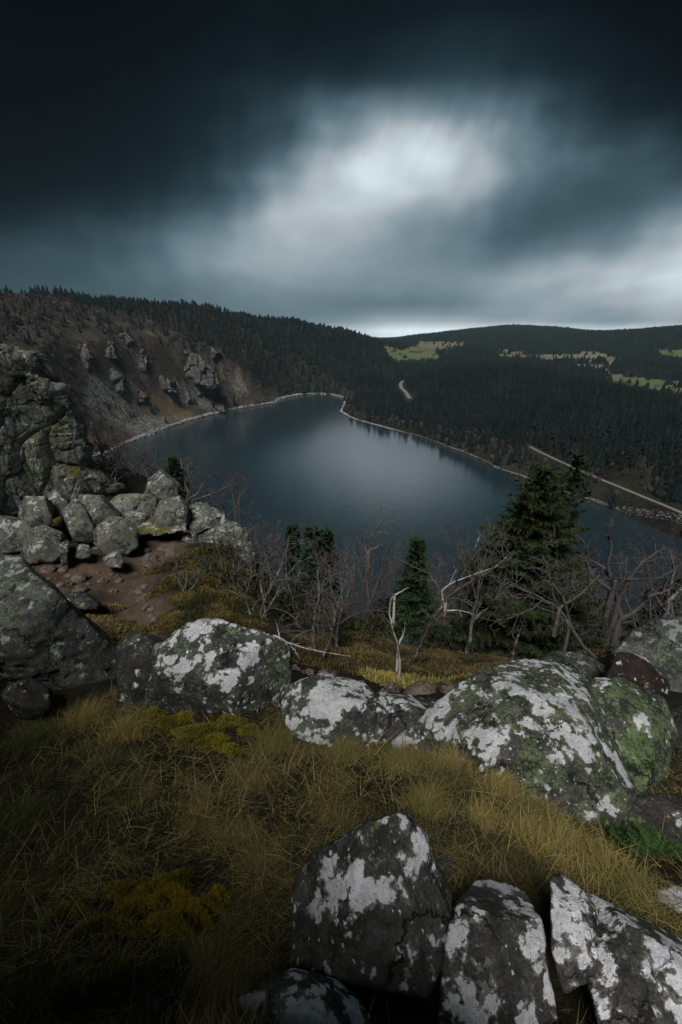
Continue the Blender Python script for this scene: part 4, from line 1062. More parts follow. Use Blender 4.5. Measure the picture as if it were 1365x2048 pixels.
def walk(g, p, d, L, n, wob, up=.0, drift=None):
    pts = [p]; d = d/np.linalg.norm(d); st = L/n
    for _ in range(n):
        d = d+g.normal(size=3)*wob+np.array([0, 0, up]);
        if drift is not None: d = d+drift
        d /= np.linalg.norm(d); pts.append(pts[-1]+d*st)
    return np.array(pts)
tmn = .0036
def twiggery(g, T_, line, rad, level, maxlevel, count, ratio, wob, up, drift=None, spread=1.0, tmin=.25):
    n = len(line)-1; Lp = np.linalg.norm(np.diff(line, axis=0), axis=1).sum()
    for c in range(count):
        t = tmin+(1-tmin)*(c+g.random())/count; f = t*n; i = min(int(f), n-1); p = line[i]+(line[i+1]-line[i])*(f-i)
        d0 = line[i+1]-line[i]; d0 /= np.linalg.norm(d0)+1e-9
        side = g.normal(size=3); side -= side@d0*d0; side /= np.linalg.norm(side)+1e-9
        d = d0*(.6+.5*g.random())+side*spread*(.6+.6*g.random())
        L = Lp*ratio*(1.15-.6*t)*(.6+.7*g.random()); r = (rad[0]+(rad[-1]-rad[0])*t)*(.5+.2*g.random()); r = max(r, tmn)
        m = 5 if level < maxlevel else 3
        ln = walk(g, p, d, L, m, wob, up, drift); rd = np.linspace(r, max(r*.3, tmn*.7), m+1)
        T_.add(ln, rd, 4 if level <= 1 else 3)
        if level < maxlevel: twiggery(g, T_, ln, rd, level+1, maxlevel, max(2, int(count*(.75 if level == 0 else .8))), ratio*.95, wob*1.1, up, drift, spread)
def bare_tree(label, stems, Y, r0, mat_t, mat_b, seed, levels=3, count=9, ratio=.5, group='bare trees on the slope below the ledge', wob=.22, up=.02, name='bare_tree', cat='bare tree', branches=(), drift=None, spread=1.0, dY=.0, tmin=.25):
    """stems: polylines in photo px, each rising from its foot; Y their real distance"""
    g = np.random.default_rng(seed); tt, tb = Tubes(), Tubes(); base = None
    for si, s in enumerate(stems):
        pts = []
        for j, q in enumerate(s):
            pts.append(P(q[0], q[1], Y+(q[2] if len(q) > 2 else .0)+dY*j+g.normal()*.03*(j > 0)))
        pts = np.array(pts)
        # smooth the bends
        ts = np.linspace(0, len(pts)-1, max(6, len(pts)*4)); line = np.stack([np.interp(ts, np.arange(len(pts)), pts[:, k]) for k in range(3)], -1)
        for _ in range(2): line[1:-1] = (line[:-2]+line[2:]+2*line[1:-1])/4
        rr_ = r0*(1 if si == 0 else .75); line[1:-1] += g.normal(size=line[1:-1].shape)*rr_*.18; rad = rr_*(np.linspace(1, .26, len(line)))*(1+.10*g.normal(size=len(line)))
        if base is None: base = line[0].copy()
        if si == 0 or True:
            foot = line[0]-np.array([0, 0, .5]); rad = np.concatenate([[rad[0]*1.35], rad]); line = np.vstack([foot, line])
        tt.add(line, rad, 8)
        twiggery(g, tb, line[2:], rad[2:], 0, levels-1, count, ratio, wob, up, drift, spread, tmin)
    e = empty(name, base, label, cat, group)
    tr = obj('trunk', tt.mesh('trunk', mat_t, base), e)
    if tb.V: obj('branches', tb.mesh('branches', mat_b, base), e)
    for k, (s, rb, mb) in enumerate(branches):
        pts = np.array([P(q[0], q[1], Y+(q[2] if len(q) > 2 else 0)) for q in s]); ts = np.linspace(0, len(pts)-1, len(pts)*4)
        line = np.stack([np.interp(ts, np.arange(len(pts)), pts[:, k2]) for k2 in range(3)], -1); line[1:-1] = (line[:-2]+line[2:]+2*line[1:-1])/4
        t1 = Tubes(); t1.add(line, np.linspace(rb, rb*.3, len(line)), 7)
        twiggery(g, t1, line, np.linspace(rb, rb*.3, len(line)), 1, 2, 3, .35, .2, .02)
        ob = obj('limb', t1.mesh('limb', mb, base), e); ob['label'] = 'bare pale limb' if mb is M_DEAD else 'dark limb'
    return e

bare_tree('bleached dead trunk forking near its top, standing alone in the centre', [[(797,1362),(801,1330),(797,1290),(785,1255),(779,1225),(781,1200),(790,1188)],[(797,1290),(808,1268),(812,1245)],[(790,1190),(802,1183),(818,1175)]], 5.9, .023, M_DEAD, M_TWIG, 1, levels=1, count=2, ratio=.2, name='dead_tree', cat='dead tree')
bare_tree('dark peeling leaning tree with one long pale limb arching right', [[(815,1352),(830,1310),(850,1270),(872,1230),(893,1195),(925,1150),(945,1110),(960,1070,.2)],[(893,1195),(930,1170,.1),(985,1140,.2),(1030,1100,.3)]], 6.6, .040, M_RUST, M_TWIG, 2, levels=3, count=8, ratio=.42,
          branches=[([(886,1200),(884,1180),(905,1165),(945,1150),(985,1136)], .018, M_DEAD),([(888,1222),(915,1220),(938,1225),(948,1230)], .014, M_DEAD)], spread=1.1)
bare_tree('spotted grey trunk rising behind the leaning tree, right of centre', [[(925,1335),(938,1290),(945,1240),(955,1200),(960,1150),(975,1100)],[(945,1240),(985,1210,.3),(1010,1160,.4)]], 7.6, .05, M_BARK, M_TWIG, 3, levels=3, count=9, ratio=.5)
bare_tree('gnarled dark tree with crooked wide branches right of the big spruce', [[(1222,1330),(1238,1270),(1240,1230),(1232,1180),(1215,1140),(1222,1090),(1215,1050)],[(1240,1240),(1275,1220),(1300,1190),(1340,1180),(1360,1150)],[(1225,1180),(1190,1160),(1170,1120),(1180,1080)],[(1238,1200),(1262,1150),(1290,1120),(1330,1095)],[(1230,1160),(1200,1130),(1160,1110)]], 6.3, .050, M_TWIGP, M_TWIGP, 4, levels=3, count=7, ratio=.42, wob=.34, spread=1.2)
bare_tree('thin-stemmed bare tree bending left over the biggest boulder', [[(1200,1325),(1165,1290),(1140,1250),(1120,1215),(1060,1185),(1010,1165)],[(1140,1250),(1130,1200),(1100,1160),(1085,1110)],[(1120,1215),(1160,1190),(1200,1150)]], 5.7, .032, M_TWIG, M_TWIG, 5, levels=3, count=8, ratio=.5, wob=.25)
bare_tree('many-stemmed pale grey bare tree at the left end of the thicket', [[(512,1262),(522,1225),(540,1180),(560,1140),(575,1095),(580,1070)],[(512,1262),(500,1225),(490,1190),(505,1150),(500,1110)],[(518,1245),(548,1200),(565,1160),(600,1120)],[(530,1210),(520,1160),(535,1110),(560,1075)]], 8.0, .040, M_BARK, M_BARK, 6, levels=3, count=8, ratio=.42)
bare_tree('pair of straight grey stems ringed with fine twigs, left of centre', [[(635,1338),(630,1290),(628,1240),(640,1190),(635,1140)],[(640,1330),(665,1270),(672,1220),(690,1170)]], 6.6, .038, M_BARK, M_TWIG, 7, levels=4, count=7, ratio=.5)
bare_tree('slender grey tree right beside the pair of straight stems', [[(680,1318),(672,1280),(680,1230),(700,1180),(710,1130)],[(672,1280),(650,1230),(645,1180)]], 7.2, .032, M_BARK, M_TWIG, 8, levels=4, count=6, ratio=.5)
bare_tree('wind-swept bare tree whose dark crown stands out against the water, centre', [[(740,1270,.0),(738,1200),(733,1150),(737,1110),(745,1080),(755,1050),(770,1035)],[(737,1110),(728,1090),(738,1060)],[(740,1100),(760,1092),(772,1086)]], 10.5, .045, M_TWIG, M_TWIG, 9, levels=3, count=8, ratio=.30, drift=np.array([.05, 0, .02]))
bare_tree('bare tree with broken pale tip left of the single middle spruce', [[(700,1270),(700,1200),(695,1150),(690,1110),(702,1085)]], 10.0, .035, M_BARK, M_TWIG, 10, levels=3, count=7, ratio=.4)
bare_tree('bare dark small tree growing alone on the mossy slope right of the path', [[(372,1220),(368,1185),(378,1150),(362,1120)],[(370,1190),(392,1170),(402,1140)],[(368,1180),(352,1150),(356,1125)]], 8.3, .036, M_TWIG, M_TWIG, 11, levels=3, count=6, ratio=.42, wob=.3)
bare_tree('pale-limbed birch leaning from the outcrop over the lake', [[(370,1005),(378,985),(368,965),(385,945)],[(375,1000),(398,985),(410,960),(430,945)],[(385,1000),(420,990),(450,975),(470,968)]], 13.8, .03, M_BARK, M_TWIGP, 12, levels=3, count=7, ratio=.5)
bare_tree('purplish bare tree on the brink below the birch', [[(440,1060),(450,1030),(445,1000),(460,975)],[(445,1040),(475,1015),(490,990)]], 14.2, .04, M_TWIGP, M_TWIGP, 13, levels=4, count=6, ratio=.5)
bare_tree('fallen white branch lying from the upright boulder into the thicket', [[(548,1270),(575,1285),(610,1296),(650,1305),(700,1312)],[(575,1285),(590,1300),(600,1318)],[(560,1276),(555,1250),(548,1235)]], 5.9, .016, M_DEAD, M_DEAD, 14, levels=1, count=5, ratio=.12, name='dead_branch', cat='dead branch', group='dead wood among the trees')
bare_tree('broken orange snag leaning right, below the big spruce', [[(1022,1330),(1030,1290),(1040,1262),(1048,1250)]], 7.0, .03, M_RUST, M_TWIG, 15, levels=1, count=3, ratio=.25, name='dead_tree', cat='dead tree', group='dead wood among the trees')
bare_tree('thin dark-branched tree at the right edge above the boulders', [[(1345,1300),(1350,1240),(1335,1190),(1350,1140),(1340,1100)],[(1350,1240),(1320,1210),(1300,1170)],[(1340,1200),(1370,1170),(1385,1120)]], 8.0, .05, M_BARK, M_TWIGP, 16, levels=4, count=6, ratio=.45, wob=.3)
TH = [(215,925,21,60,'dark bare bush directly right of the crag top against the water'),(245,945,20,70,'dense dark bush between the crag and the pointed block'),(275,955,19,55,'rounded leafless bush left of the pointed block'),(225,970,18,60,'dark scrub at the edge of the ochre grass ledge'),(385,985,17,70,'reddish leafless bush right of the pointed block'),(350,975,18,60,'small dark bush at the foot of the pine-like spruce'),(470,1010,16,60,'low purple bush at the far edge of the outcrop'),
      (470,1200,9.5,130,'scrubby bare tree at the left edge of the thicket by the dark block'),(540,1240,10.5,170,'fine-twigged tree behind the many-stemmed pale one'),(595,1260,9.0,165,'bare sapling between the many-stemmed tree and the small spruces'),(640,1270,12.5,190,'grey bare tree behind the pair of straight stems'),
      (670,1280,9.0,150,'low twiggy tree in front of the small spruces'),(720,1290,8.6,150,'bare shrubby tree right of the slender grey tree'),(755,1290,11.5,170,'bare tree between the wind-swept tree and the middle spruce'),(770,1280,13.0,190,'purplish bare tree behind the middle spruce at its left'),
      (880,1290,12.5,190,'purplish bare tree behind the middle spruce at its right'),(905,1300,9.5,175,'fine bare tree between the middle spruce and the spotted trunk'),(960,1300,11.5,230,'tall fine-twigged tree left of the big spruce'),(1000,1310,9.0,190,'bare tree crossing the left skirt of the big spruce'),
      (1060,1315,8.0,150,'low bare tree before the foot of the big spruce'),(1120,1320,8.0,160,'bare sapling before the right side of the big spruce'),(1180,1310,10.5,180,'grey bare tree between the big spruce and the gnarled tree'),(1290,1300,10.0,190,'tangled bare tree behind the gnarled tree'),
      (1320,1290,12.0,200,'purplish bare tree behind the right-edge tree'),(1365,1290,11.0,170,'bare tree cut by the right edge above the tall boulder'),(430,1120,13.0,90,'scrubby purplish tree growing on the outcrop'),(400,1050,14.0,70,'little bare bush-like tree behind the outcrop top'),
      (230,1000,15.0,100,'bare twiggy tree at the foot of the crag beside the grass ledge'),(300,980,17.0,90,'dark bare tree behind the pointed block'),(560,1180,13.0,120,'purplish tree low against the water left of the small spruces'),(505,1150,13.5,100,'purplish tree low against the water beside the outcrop'),(820,1300,12.0,170,'thin grey tree hidden partly by the middle spruce')]
g3 = np.random.default_rng(5)
for i, (px, py, Y, hp, lb) in enumerate(TH):
    ns = 2+int(g3.integers(0, 2)); stems = []
    for s in range(ns):
        x = px+g3.normal()*6; dxs = (s-(ns-1)/2)*hp*.22+g3.normal()*hp*.06
        stems.append([(x, py+15), (x+dxs*.35+g3.normal()*4, py-hp*.3), (x+dxs*.75+g3.normal()*6, py-hp*.6, g3.normal()*.3), (x+dxs+g3.normal()*8, py-hp, g3.normal()*.4)])
    pu = 'purpl' in lb
    bare_tree(lb, stems, Y, .0033*Y*(.7+.5*g3.random()), M_TWIGP if pu else (M_BARK if i % 2 else M_TWIG), M_TWIGP if pu or i % 3 == 0 else M_TWIG, 50+i, levels=4, count=8, ratio=.44, wob=.24, dY=.05)

def thicket():
    g = np.random.default_rng(99); T_ = Tubes(); base = P(800, 1300, 9.0)
    for k in range(230):
        px = 470+920*g.random(); Y = 8.0+7.0*g.random()**1.2; py = 1325-(Y-8)*7+g.normal()*8; hp = (70+110*g.random())*(9/Y)**.5
        for s_ in range(1+int(g.integers(0, 3))):
            p0 = P(px+g.normal()*8, py+25, Y); L = hp*Y/FPX*1.15
            ln = walk(g, p0, np.array([g.normal()*.35, g.normal()*.2, 1.]), L, 7, .14, .03); r0 = .0018*Y*(.6+.6*g.random())
            T_.add(ln, np.linspace(r0, .004, 8), 4)
            twiggery(g, T_, ln, np.linspace(r0, .004, 8), 1, 3, 7, .42, .22, .03)
    tag(obj('bare_thicket', T_.mesh('bare_thicket', M_TWIG, base), loc=base), 'tangle of fine leafless grey twigs filling the slope under the trees', kind='stuff')
thicket()
def spruce(label, px, py_top, py_bot, Y, half_px, seed, dens=1.0, group='spruces rising from the slope below the ledge', name='spruce_tree', bright=1.0, ragged=.35, skirt=0.12, green=(.020,.045,.018)):
    g = np.random.default_rng(seed); top = P(px, py_top, Y); H = abs(P(px, py_top, Y)[2]-P(px, py_bot, Y)[2]); base = top-np.array([0, 0, H]); sc = Y/FPX*1.05
    R = half_px*sc; t = Tubes(); nb = 18; zz = np.linspace(0, 1, nb)
    t.add(np.column_stack([np.cumsum(g.normal(0, .006, nb)), np.cumsum(g.normal(0, .006, nb)), zz*H]), .016*H*(1-zz)**.8+.004, 7)
    br = Tubes(); TV = []; TC = []
    z = skirt*H; step = .030*H/dens**.5
    def spray(p, d, L, w):
        """a twig with needles both sides"""
        n = max(4, int(L/.028/ (.3 if Y < 3 else 1 if Y < 9 else 1.7)))
        ts = np.linspace(.05, 1, n); c = p[None]+d[None]*(ts*L)[:, None]+np.array([0, 0, -.10*L])[None]*(ts**2)[:, None]
        up_ = np.array([0, 0, 1.]); s_ = np.cross(d, up_); s_ /= np.linalg.norm(s_)+1e-9
        nl = w*(.9+.7*g.random(n))*(1-.4*ts)
        for sg in (-1, 1):
            tip = c+(s_*sg*nl[:, None]*.8+d*nl[:, None]*.75+up_*(g.normal(-.15, .6, n)*nl)[:, None])
            wd = .30*nl[:, None]*(d+up_*.5*g.normal())
            TV.append(np.stack([c-wd, c+wd, tip], 1))
            k = np.repeat(g.normal(1, .22), n); TC.append(k)
        up2 = c+up_*(nl*.55)[:, None]+d*nl[:, None]*.6; TV.append(np.stack([c-d*.25*nl[:, None], c+d*.25*nl[:, None], up2-s_*g.normal()*.02], 1)); TC.append(np.full(n, g.normal(1.1, .25)))
    while z < H*.985:
        f = z/H; Lb = R*(1-f)**.72*1.05+.03; nbr = max(4, int((5+6*(1-f))*dens))
        a0 = g.random()*6.28
        for k in range(nbr):
            a = a0+k*6.28/nbr+g.normal()*.25; L = Lb*(1+ragged*g.normal()*.7); L = max(L, .04)
            if g.random() < .07: L *= 1.3
            d = np.array([math.cos(a), math.sin(a), .32*f-.12+g.normal()*.08]); d /= np.linalg.norm(d)
            zb = z+g.normal()*step*.3; m = 6; tl = np.linspace(0, 1, m)
            ln = np.array([0, 0, zb])+d[None]*(tl*L)[:, None]+np.array([0, 0, 1])[None]*((-.22*tl+.20*tl**3)*L)[:, None]
            br.add(ln, np.linspace(.010*H*(1-f)*.5+.003, .0015, m), 3)
            nt_ = max(4, int(L/(.014 if Y < 3 else .055 if Y < 9 else .075)*dens)); w = .016 if Y < 3 else .065 if Y < 9 else .095
            for q in range(nt_):
                tq = .10+.9*(q+g.random()*.8)/nt_; i = min(int(tq*(m-1)), m-2); pp = ln[i]+(ln[i+1]-ln[i])*(tq*(m-1)-i)
                dd = ln[i+1]-ln[i]; dd /= np.linalg.norm(dd); sd = np.cross(dd, [0, 0, 1]); sd /= np.linalg.norm(sd)
                sg = 1 if q % 2 else -1; d2 = dd*.75+sd*sg*.8+np.array([0, 0, -.15+g.normal()*.18]); d2 /= np.linalg.norm(d2)
                spray(pp, d2, min(L*.42*(1.25-tq)+.03, .30), w*(.6+.4*(1-f)))
            spray(ln[-2], (ln[-1]-ln[-2])/np.linalg.norm(ln[-1]-ln[-2]), .08+.1*(1-f), w)
        z += step*(.8+.4*g.random())*(1.0-.35*f)
    spray(np.array([0, 0, H*.93]), np.array([.02, .02, 1.]), H*.08, .035)
    V = np.concatenate(TV).reshape(-1, 3); C = np.repeat(np.clip(np.concatenate(TC), .4, 1.8), 3)[:, None]*np.array(green)[None]*bright
    hz = np.clip(V[:, 2:3]/H, 0, 1)
    e = empty(name, base, label, 'spruce', group)
    obj('trunk', t.mesh('trunk', M_TRUNK, 0), e); obj('branches', br.mesh('branches', M_TRUNK, 0), e)
    obj('foliage', mesh('foliage', V, np.arange(len(V)).reshape(-1, 3), M_NEEDLE, {'col': C}, smooth=False), e)
    print('spruce', label[:20], len(V)//3)
    return e
spruce('big dark spruce with a pointed top, tallest of the spruces, against the water at right', 1092, 925, 1345, 8.6, 150, 1, 1.5, ragged=.35, green=(.026,.040,.014))
spruce('ragged thin-topped spruce rising close behind the big one on its right', 1160, 900, 1345, 9.2, 72, 2, .75, ragged=.5, green=(.024,.036,.014))
spruce('single slim green spruce standing in the middle of the thicket', 836, 1076, 1320, 8.8, 48, 3, 1.2, green=(.022,.045,.016))
spruce('small bushy spruce, brighter green, right one of the group left of centre', 625, 1052, 1260, 10.0, 38, 4, 1.0, green=(.020,.046,.017))
spruce('slender spruce top left of the bushy small one', 585, 1048, 1240, 11.0, 26, 5, .9, green=(.018,.036,.015))
spruce('thin spruce just right of the bushy small one', 655, 1060, 1250, 11.2, 24, 6, .9, green=(.018,.034,.015))
spruce('dark spruce low at the right edge behind the bare trees', 1350, 1150, 1330, 10.5, 60, 7, .8, green=(.014,.026,.014))
spruce('young pine-like spruce poking up behind the birch, at left against the water', 345, 915, 1030, 16.5, 26, 8, .7, green=(.018,.034,.015))
spruce('dark low spruce filling the gap left of the big one', 985, 1190, 1345, 10.5, 60, 9, .8, green=(.012,.022,.012))
spruce('squat dark spruce behind the foot of the middle one', 770, 1200, 1330, 11, 55, 10, .8, green=(.012,.020,.011))
spruce('dark broad spruce below right of the big one', 1190, 1180, 1340, 9.8, 60, 11, .8, green=(.012,.022,.012))
spruce('young bright green fir seedling at the right edge below the boulders', 1318, 1712, 1790, 1.45, 84, 12, 1.6, ragged=.3, name='fir_seedling', group='green seedlings', bright=1.0, skirt=.02, green=(.030,.060,.014))

# ------------------------------------------------------------------ ground cover near the camera
def ground_pts(n, r0, r1, a0, a1, gam=1.0):
    t = rng.random(n)**gam; r = np.exp(math.log(r0)+t*(math.log(r1)-math.log(r0))); az = np.radians(a0+(a1-a0)*rng.random(n))
    return r*np.sin(az), r*np.cos(az)
def blades(name, X, Y, Z, Ln, W, lean, ldir, curl, col, mat, segs=3, label='', kind='stuff'):
    n = len(X); ts = np.linspace(0, 1, segs+1); V = []
    dirx, diry = np.cos(ldir), np.sin(ldir); pa = ldir+rng.normal(0, .8, n)+math.pi/2; wx_, wy_ = np.cos(pa)*W/2, np.sin(pa)*W/2
    for i, t in enumerate(ts):
        th = lean+curl*t; hx = np.sin(np.minimum(th, 1.95)); hz = np.cos(np.minimum(th, 1.95))
        if i == 0: cx, cy, cz = X.copy(), Y.copy(), Z.copy()
        else: cx = cx+dirx*hx*Ln/segs; cy = cy+diry*hx*Ln/segs; cz = cz+hz*Ln/segs
        w = 1-t*.85
        if i < segs: V += [np.stack([cx-wx_*w, cy-wy_*w, cz], -1), np.stack([cx+wx_*w, cy+wy_*w, cz], -1)]
        else: V += [np.stack([cx, cy, cz], -1)]
    m = len(V); A = np.stack(V, 1).reshape(-1, 3); b0 = (np.arange(n)*m)[:, None]
    Q = np.concatenate([b0+np.array([[2*i, 2*i+1, 2*i+3, 2*i+2]]) for i in range(segs-1)])
    Tt = b0+np.array([[2*segs-2, 2*segs-1, 2*segs]])
    return obj(name, mesh(name, A, [Q, Tt], mat, {'col': np.repeat(col, m, 0)}, smooth=False))

def grass():
    n = 420000
    X, Y = ground_pts(n, .42, 4.2, -62, 58)
    r = np.hypot(X, Y); Z = height(X, Y)
    q = np.column_stack([X, Y, Z]); px, py = proj(q)
    ok = (px > -250) & (px < 1600) & (Y < 3.6)
    moss = ((px-405)/150)**2+((py-1450)/42)**2 < 1
    moss |= ((px-330)/140)**2+((py-1800)/85)**2 < .9
    ok &= ~(moss & (rng.random(n) < .6))
    ok &= ~((px > 1215) & (py > 1650) & (py < 1800) & (rng.random(n) < .85))
    ok &= ~((px > 560) & (py > 1880) & (rng.random(n) < .93))
    cl = fbm2(X, Y, 3.2, 3, 101); ok &= rng.random(n) < np.clip(.75+cl*1.2, .25, 1)
    X, Y, Z, px, py, cl = X[ok], Y[ok], Z[ok], px[ok], py[ok], cl[ok]; n = len(X)
    tuss = np.clip(cl*2.0+.2, 0, 1)
    Ln = (.035+.06*rng.random(n)+.045*tuss)*np.clip(np.hypot(X, Y)/1.8, .55, 1.15)
    ang = 2.6*fbm2(X, Y, 2.2, 4, 102)*math.pi+rng.normal(0, .85, n)-.6
    lean = .5+.75*rng.random(n); curl = .3+1.3*rng.random(n)
    W = (.0009+.0013*rng.random(n))*np.clip(np.hypot(X, Y)/1.6, .6, 1.6)
    straw = np.array([.25, .185, .062]); green = np.array([.060, .074, .020]); brown = np.array([.085, .062, .030]); pale = np.array([.42, .33, .15])
    k1 = np.clip(.5+1.5*fbm2(X, Y, 1.3, 3, 103)+rng.normal(0, .25, n), 0, 1)[:, None]
    g_zone = np.clip((330-px)/500+.15, 0, .75)[:, None]
    k2 = rng.random((n, 1))
    c = straw*k1+brown*(1-k1); c = np.where(k2 < .42+g_zone*.5, green*(.7+.6*rng.random((n, 1))), c); c = np.where(k2 > .95, pale, c)
    c *= (.65+.6*rng.random((n, 1)))
    c *= (.85*(1+.75*fbm2(X, Y, 1.7, 4, 107)))[:, None]
    c = np.clip(c, .008, 1)
    m_ = 10000; k = rng.choice(n, m_, replace=False)
    long_c = np.where(rng.random((m_, 1)) < .5, np.array([[.40, .31, .13]]), np.array([[.20, .17, .06]]))*(.5+.7*rng.random((m_, 1)))
    X = np.concatenate([X, X[k]]); Y = np.concatenate([Y, Y[k]]); Z = np.concatenate([Z, Z[k]+.01]); c = np.vstack([c, long_c])
    Ln = np.concatenate([Ln, (.10+.13*rng.random(m_))*np.clip(np.hypot(X[k], Y[k])/1.8, .5, 1.1)]); W = np.concatenate([W, W[k]*1.1])
    lean = np.concatenate([lean, .5+.8*rng.random(m_)]); curl = np.concatenate([curl, .2+1.2*rng.random(m_)]); ang = np.concatenate([ang, rng.random(m_)*6.28])
    o = blades('grass', X, Y, Z-.008, Ln, W, lean, ang, curl, c, M_GRASS, segs=4)
    tag(o, 'long dry yellow and green grass matted over the foreground ledge', kind='stuff')
grass()

TUS = [(905,1545,2.0,.20,900,'golden tussock drooping over the small blackish rock'),(1000,1585,1.85,.18,800,'golden tussock under the belly of the biggest boulder'),(800,1560,1.95,.20,900,'olive tussock at the left foot of the biggest boulder'),
       (690,1520,2.2,.2,800,'olive tussock before the streaked boulder'),(1120,1700,1.35,.17,800,'yellow tussock above the rounded peak rock'),(1210,1740,1.25,.16,800,'yellow tussock above the corner wedge rock'),(1050,1690,1.42,.16,700,'straw tussock left of the yellow ones above the peak rock'),
       (850,1640,1.55,.16,700,'green-edged tussock behind the pyramid rock'),(1270,1790,1.12,.13,600,'tussock hanging over the top edge of the corner wedge rock'),(245,1440,2.7,.25,1000,'pale tussock left of the yellow moss'),(170,1420,3.0,.30,900,'tall straw tussock against the huge left boulder'),
       (540,1470,2.35,.22,800,'arched tussock below the upright white boulder'),(60,1480,2.7,.28,800,'dark tussock at the foot of the huge left boulder'),(60,1680,1.6,.2,700,'dark green tussock at the left edge of the ledge'),(960,1650,1.5,.13,500,'small straw tussock right of the blackish rock')]
for i, (px, py, Y, L, n, lb) in enumerate(TUS):
    q = P(px, py, Y); x0, y0 = q[0], q[1]; z0 = height(np.array([x0]), np.array([y0]))[0]
    n = int(n*1.2); th = rng.random(n)*6.28; L = L*.8; rad = np.abs(rng.normal(0, 1, n))*L*.6; X, Yv = x0+np.cos(th)*rad, y0+np.sin(th)*rad
    Z = height(X, Yv)+.035*np.exp(-(rad/(L*.5))**2)*L/.2-.01
    c0 = np.array([.25, .185, .06]) if ('gold' in lb or 'yellow' in lb or 'straw' in lb) else np.array([.17, .14, .045])
    if 'dark' in lb: c0 = np.array([.07, .075, .025])
    c = c0*(.5+.8*rng.random((n, 1))); c = np.where(rng.random((n, 1)) < .18, np.array([.10, .13, .03]), c)
    o = blades('grass_tussock', X, Yv, Z, L*(.6+.7*rng.random(n)), .0018+.0014*rng.random(n), .15+.7*rng.random(n), th*.5+rng.normal(-.9, 1.1, n), .8+1.1*rng.random(n), c, M_GRASS, segs=4)
    tag(o, lb, 'grass tussock', 'grass tussocks on the ledge')

def mossy(label, blobs, n, frond, c1, c2, name='moss', mound=.03, tall=1.0, mat=None, kind='stuff', flat=False):
    """low cushions: many small leaf-sized blades over the ground; blobs = (px, py, Y, rx metres, ry metres)"""
    Xs, Ys, Ms = [], [], []
    tot = sum(b[3]*b[4] for b in blobs)
    for b_ in blobs:
        q = P(b_[0], b_[1], b_[2]); k = int(n*b_[3]*b_[4]/tot); a = rng.random(k)*6.28; rd_ = np.sqrt(rng.random(k))
        wob = 1+.35*np.sin(a*3+b_[0])+.2*np.sin(a*7+b_[1])
        Xs.append(q[0]+np.cos(a)*rd_*b_[3]*wob); Ys.append(q[1]+np.sin(a)*rd_*b_[4]*wob); Ms.append(1-rd_**2)
    X, Y, M_ = map(np.concatenate, (Xs, Ys, Ms)); n = len(X)
    lump = fbm2(X, Y, 5.0 if frond < .03 else 2.5, 3, 111)
    Z = height(X, Y)+mound*M_*(1+.9*lump)
    ln = frond*(.5+1.0*rng.random(n)); k = np.clip(.5+1.3*lump+rng.normal(0, .25, n), 0, 1)[:, None]
    c = np.array(c1)*(1-k)+np.array(c2)*k; c = c*(.6+.8*rng.random((n, 1)))
    o = blades(name, X, Y, Z-frond*.3*rng.random(n), ln, ln*.28, rng.random(n)*1.0, rng.random(n)*6.28, rng.random(n)*.8, c, mat or M_MOSS, segs=2)
    return tag(o, label, kind=kind)
mossy('bright yellow moss cushions below the upright white boulder', [(395,1452,2.55,.17,.10),(340,1436,2.75,.14,.08),(300,1425,2.9,.10,.06),(455,1440,2.65,.12,.06),(500,1450,2.5,.07,.05),(425,1485,2.35,.12,.07),(370,1490,2.4,.06,.04),(465,1500,2.25,.06,.04)], 30000, .022, (.07,.068,.012), (.21,.18,.022), mound=.06)
mossy('dark olive moss mound at the lower left of the ledge', [(330,1790,1.12,.13,.10),(395,1835,1.0,.09,.07),(290,1850,1.0,.10,.06),(250,1795,1.1,.07,.05),(235,1890,.9,.11,.05),(350,1890,.9,.09,.04),(160,1850,1.0,.06,.04),(440,1800,1.08,.04,.03)], 42000, .013, (.06,.055,.010), (.26,.20,.025), mound=.07)
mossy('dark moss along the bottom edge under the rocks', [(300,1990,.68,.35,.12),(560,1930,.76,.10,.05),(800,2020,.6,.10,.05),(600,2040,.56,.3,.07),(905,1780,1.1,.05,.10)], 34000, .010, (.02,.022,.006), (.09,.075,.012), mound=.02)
mossy('rusty bilberry and heather carpet under the bare trees behind the boulders', [(700,1325,6.7,1.4,.7),(870,1330,7.0,1.6,.7),(980,1345,6.7,.8,.6),(600,1325,6.3,.8,.4),(800,1300,7.8,2.0,.6),(1130,1330,6.6,1.0,.5),(900,1370,5.8,.7,.3)], 60000, .05, (.022,.024,.010), (.115,.084,.034), name='heather', mound=.12, mat=M_LEAF)
mossy('yellowish grass strip at the foot of the dead trunk', [(850,1368,5.9,.9,.22),(780,1362,6.0,.5,.2)], 9000, .09, (.14,.12,.03), (.26,.21,.06), name='short_grass', mound=.03, mat=M_GRASS)
mossy('olive and rust-coloured heather covering the slope right of the path', [(410,1200,7.9,.9,.8),(400,1155,9.2,.7,.8),(450,1240,7.2,.8,.6),(370,1240,7.2,.45,.5),(480,1200,8.4,.6,.6),(380,1120,10.3,.8,.6),(330,1180,8.8,.25,.5)], 60000, .055, (.028,.028,.010), (.12,.09,.028), name='heather', mound=.15, mat=M_LEAF)
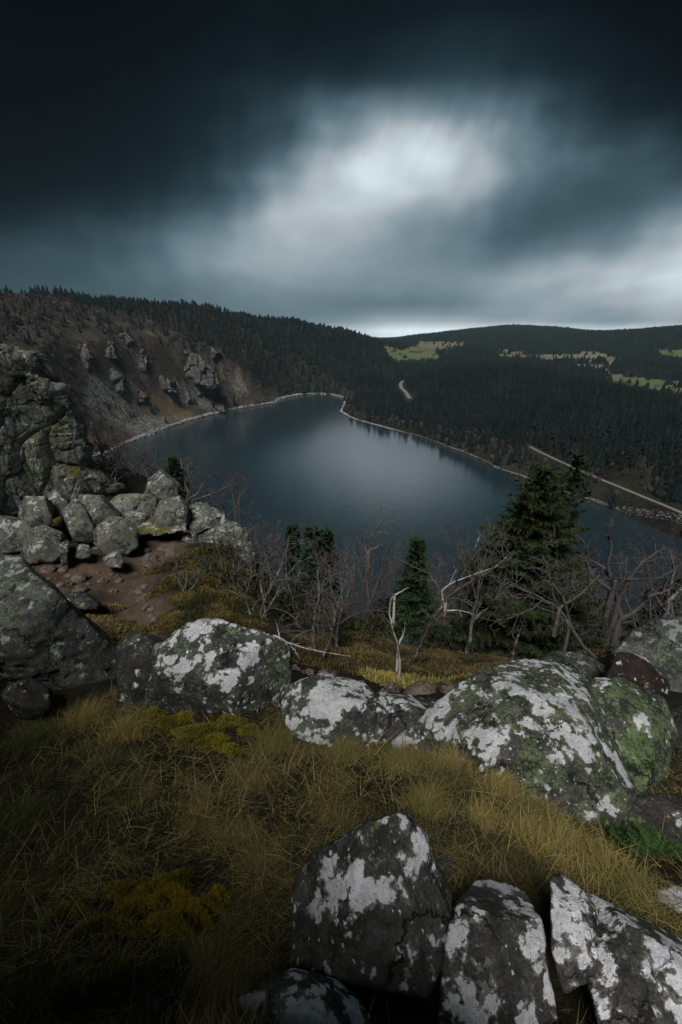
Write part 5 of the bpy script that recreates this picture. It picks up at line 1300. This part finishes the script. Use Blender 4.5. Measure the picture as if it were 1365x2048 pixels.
mossy('brown grass left of the narrow path', [(150,1230,6.8,1.0,.5),(210,1225,6.9,.5,.45),(200,1190,7.9,.4,.2)], 22000, .08, (.07,.055,.02), (.16,.12,.045), name='short_grass', mound=.06, mat=M_GRASS)
mossy('ochre grass ledge between the crag and the fallen blocks', [(215,1000,13.3,.9,.5),(255,985,14.2,.8,.6),(250,975,15,.8,.6),(280,985,15,.7,.5)], 26000, .10, (.12,.085,.02), (.26,.18,.04), name='short_grass', mound=.1, mat=M_GRASS)
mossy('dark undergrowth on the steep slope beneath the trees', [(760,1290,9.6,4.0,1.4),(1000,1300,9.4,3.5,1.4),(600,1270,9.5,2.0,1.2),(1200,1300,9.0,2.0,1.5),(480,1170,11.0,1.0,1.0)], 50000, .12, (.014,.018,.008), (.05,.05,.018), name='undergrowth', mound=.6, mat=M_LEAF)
mossy('olive moss patch on the hummock beside the outcrop', [(420,1115,10.8,.55,.4),(440,1130,10.4,.4,.35)], 14000, .035, (.05,.045,.01), (.17,.13,.025), mound=.25)

# ------------------------------------------------------------------ air
def haze():
    x, y0, y1, z0, z1 = 9900, -9900, 9900, LAKE_Z-16, 130
    V = [(-x, y0, z0), (x, y0, z0), (x, y1, z0), (-x, y1, z0), (-x, y0, z1), (x, y0, z1), (x, y1, z1), (-x, y1, z1)]
    F = np.array([(0, 3, 2, 1), (4, 5, 6, 7), (0, 1, 5, 4), (1, 2, 6, 5), (2, 3, 7, 6), (3, 0, 4, 7)])
    m = bpy.data.materials.new('haze'); m.use_nodes = True; nt = m.node_tree; nt.nodes.clear()
    v = nt.nodes.new('ShaderNodeVolumePrincipled'); v.inputs['Color'].default_value = (.50, .78, .90, 1); v.inputs['Density'].default_value = HAZE; v.inputs['Anisotropy'].default_value = 0.0
    o = nt.nodes.new('ShaderNodeOutputMaterial'); nt.links.new(v.outputs[0], o.inputs['Volume'])
    tag(obj('haze', mesh('haze', np.array(V, float), F, m, smooth=False)), 'faint blue haze in the air over the lake and the far ridges', kind='stuff')
HAZE = 0.000055
haze()
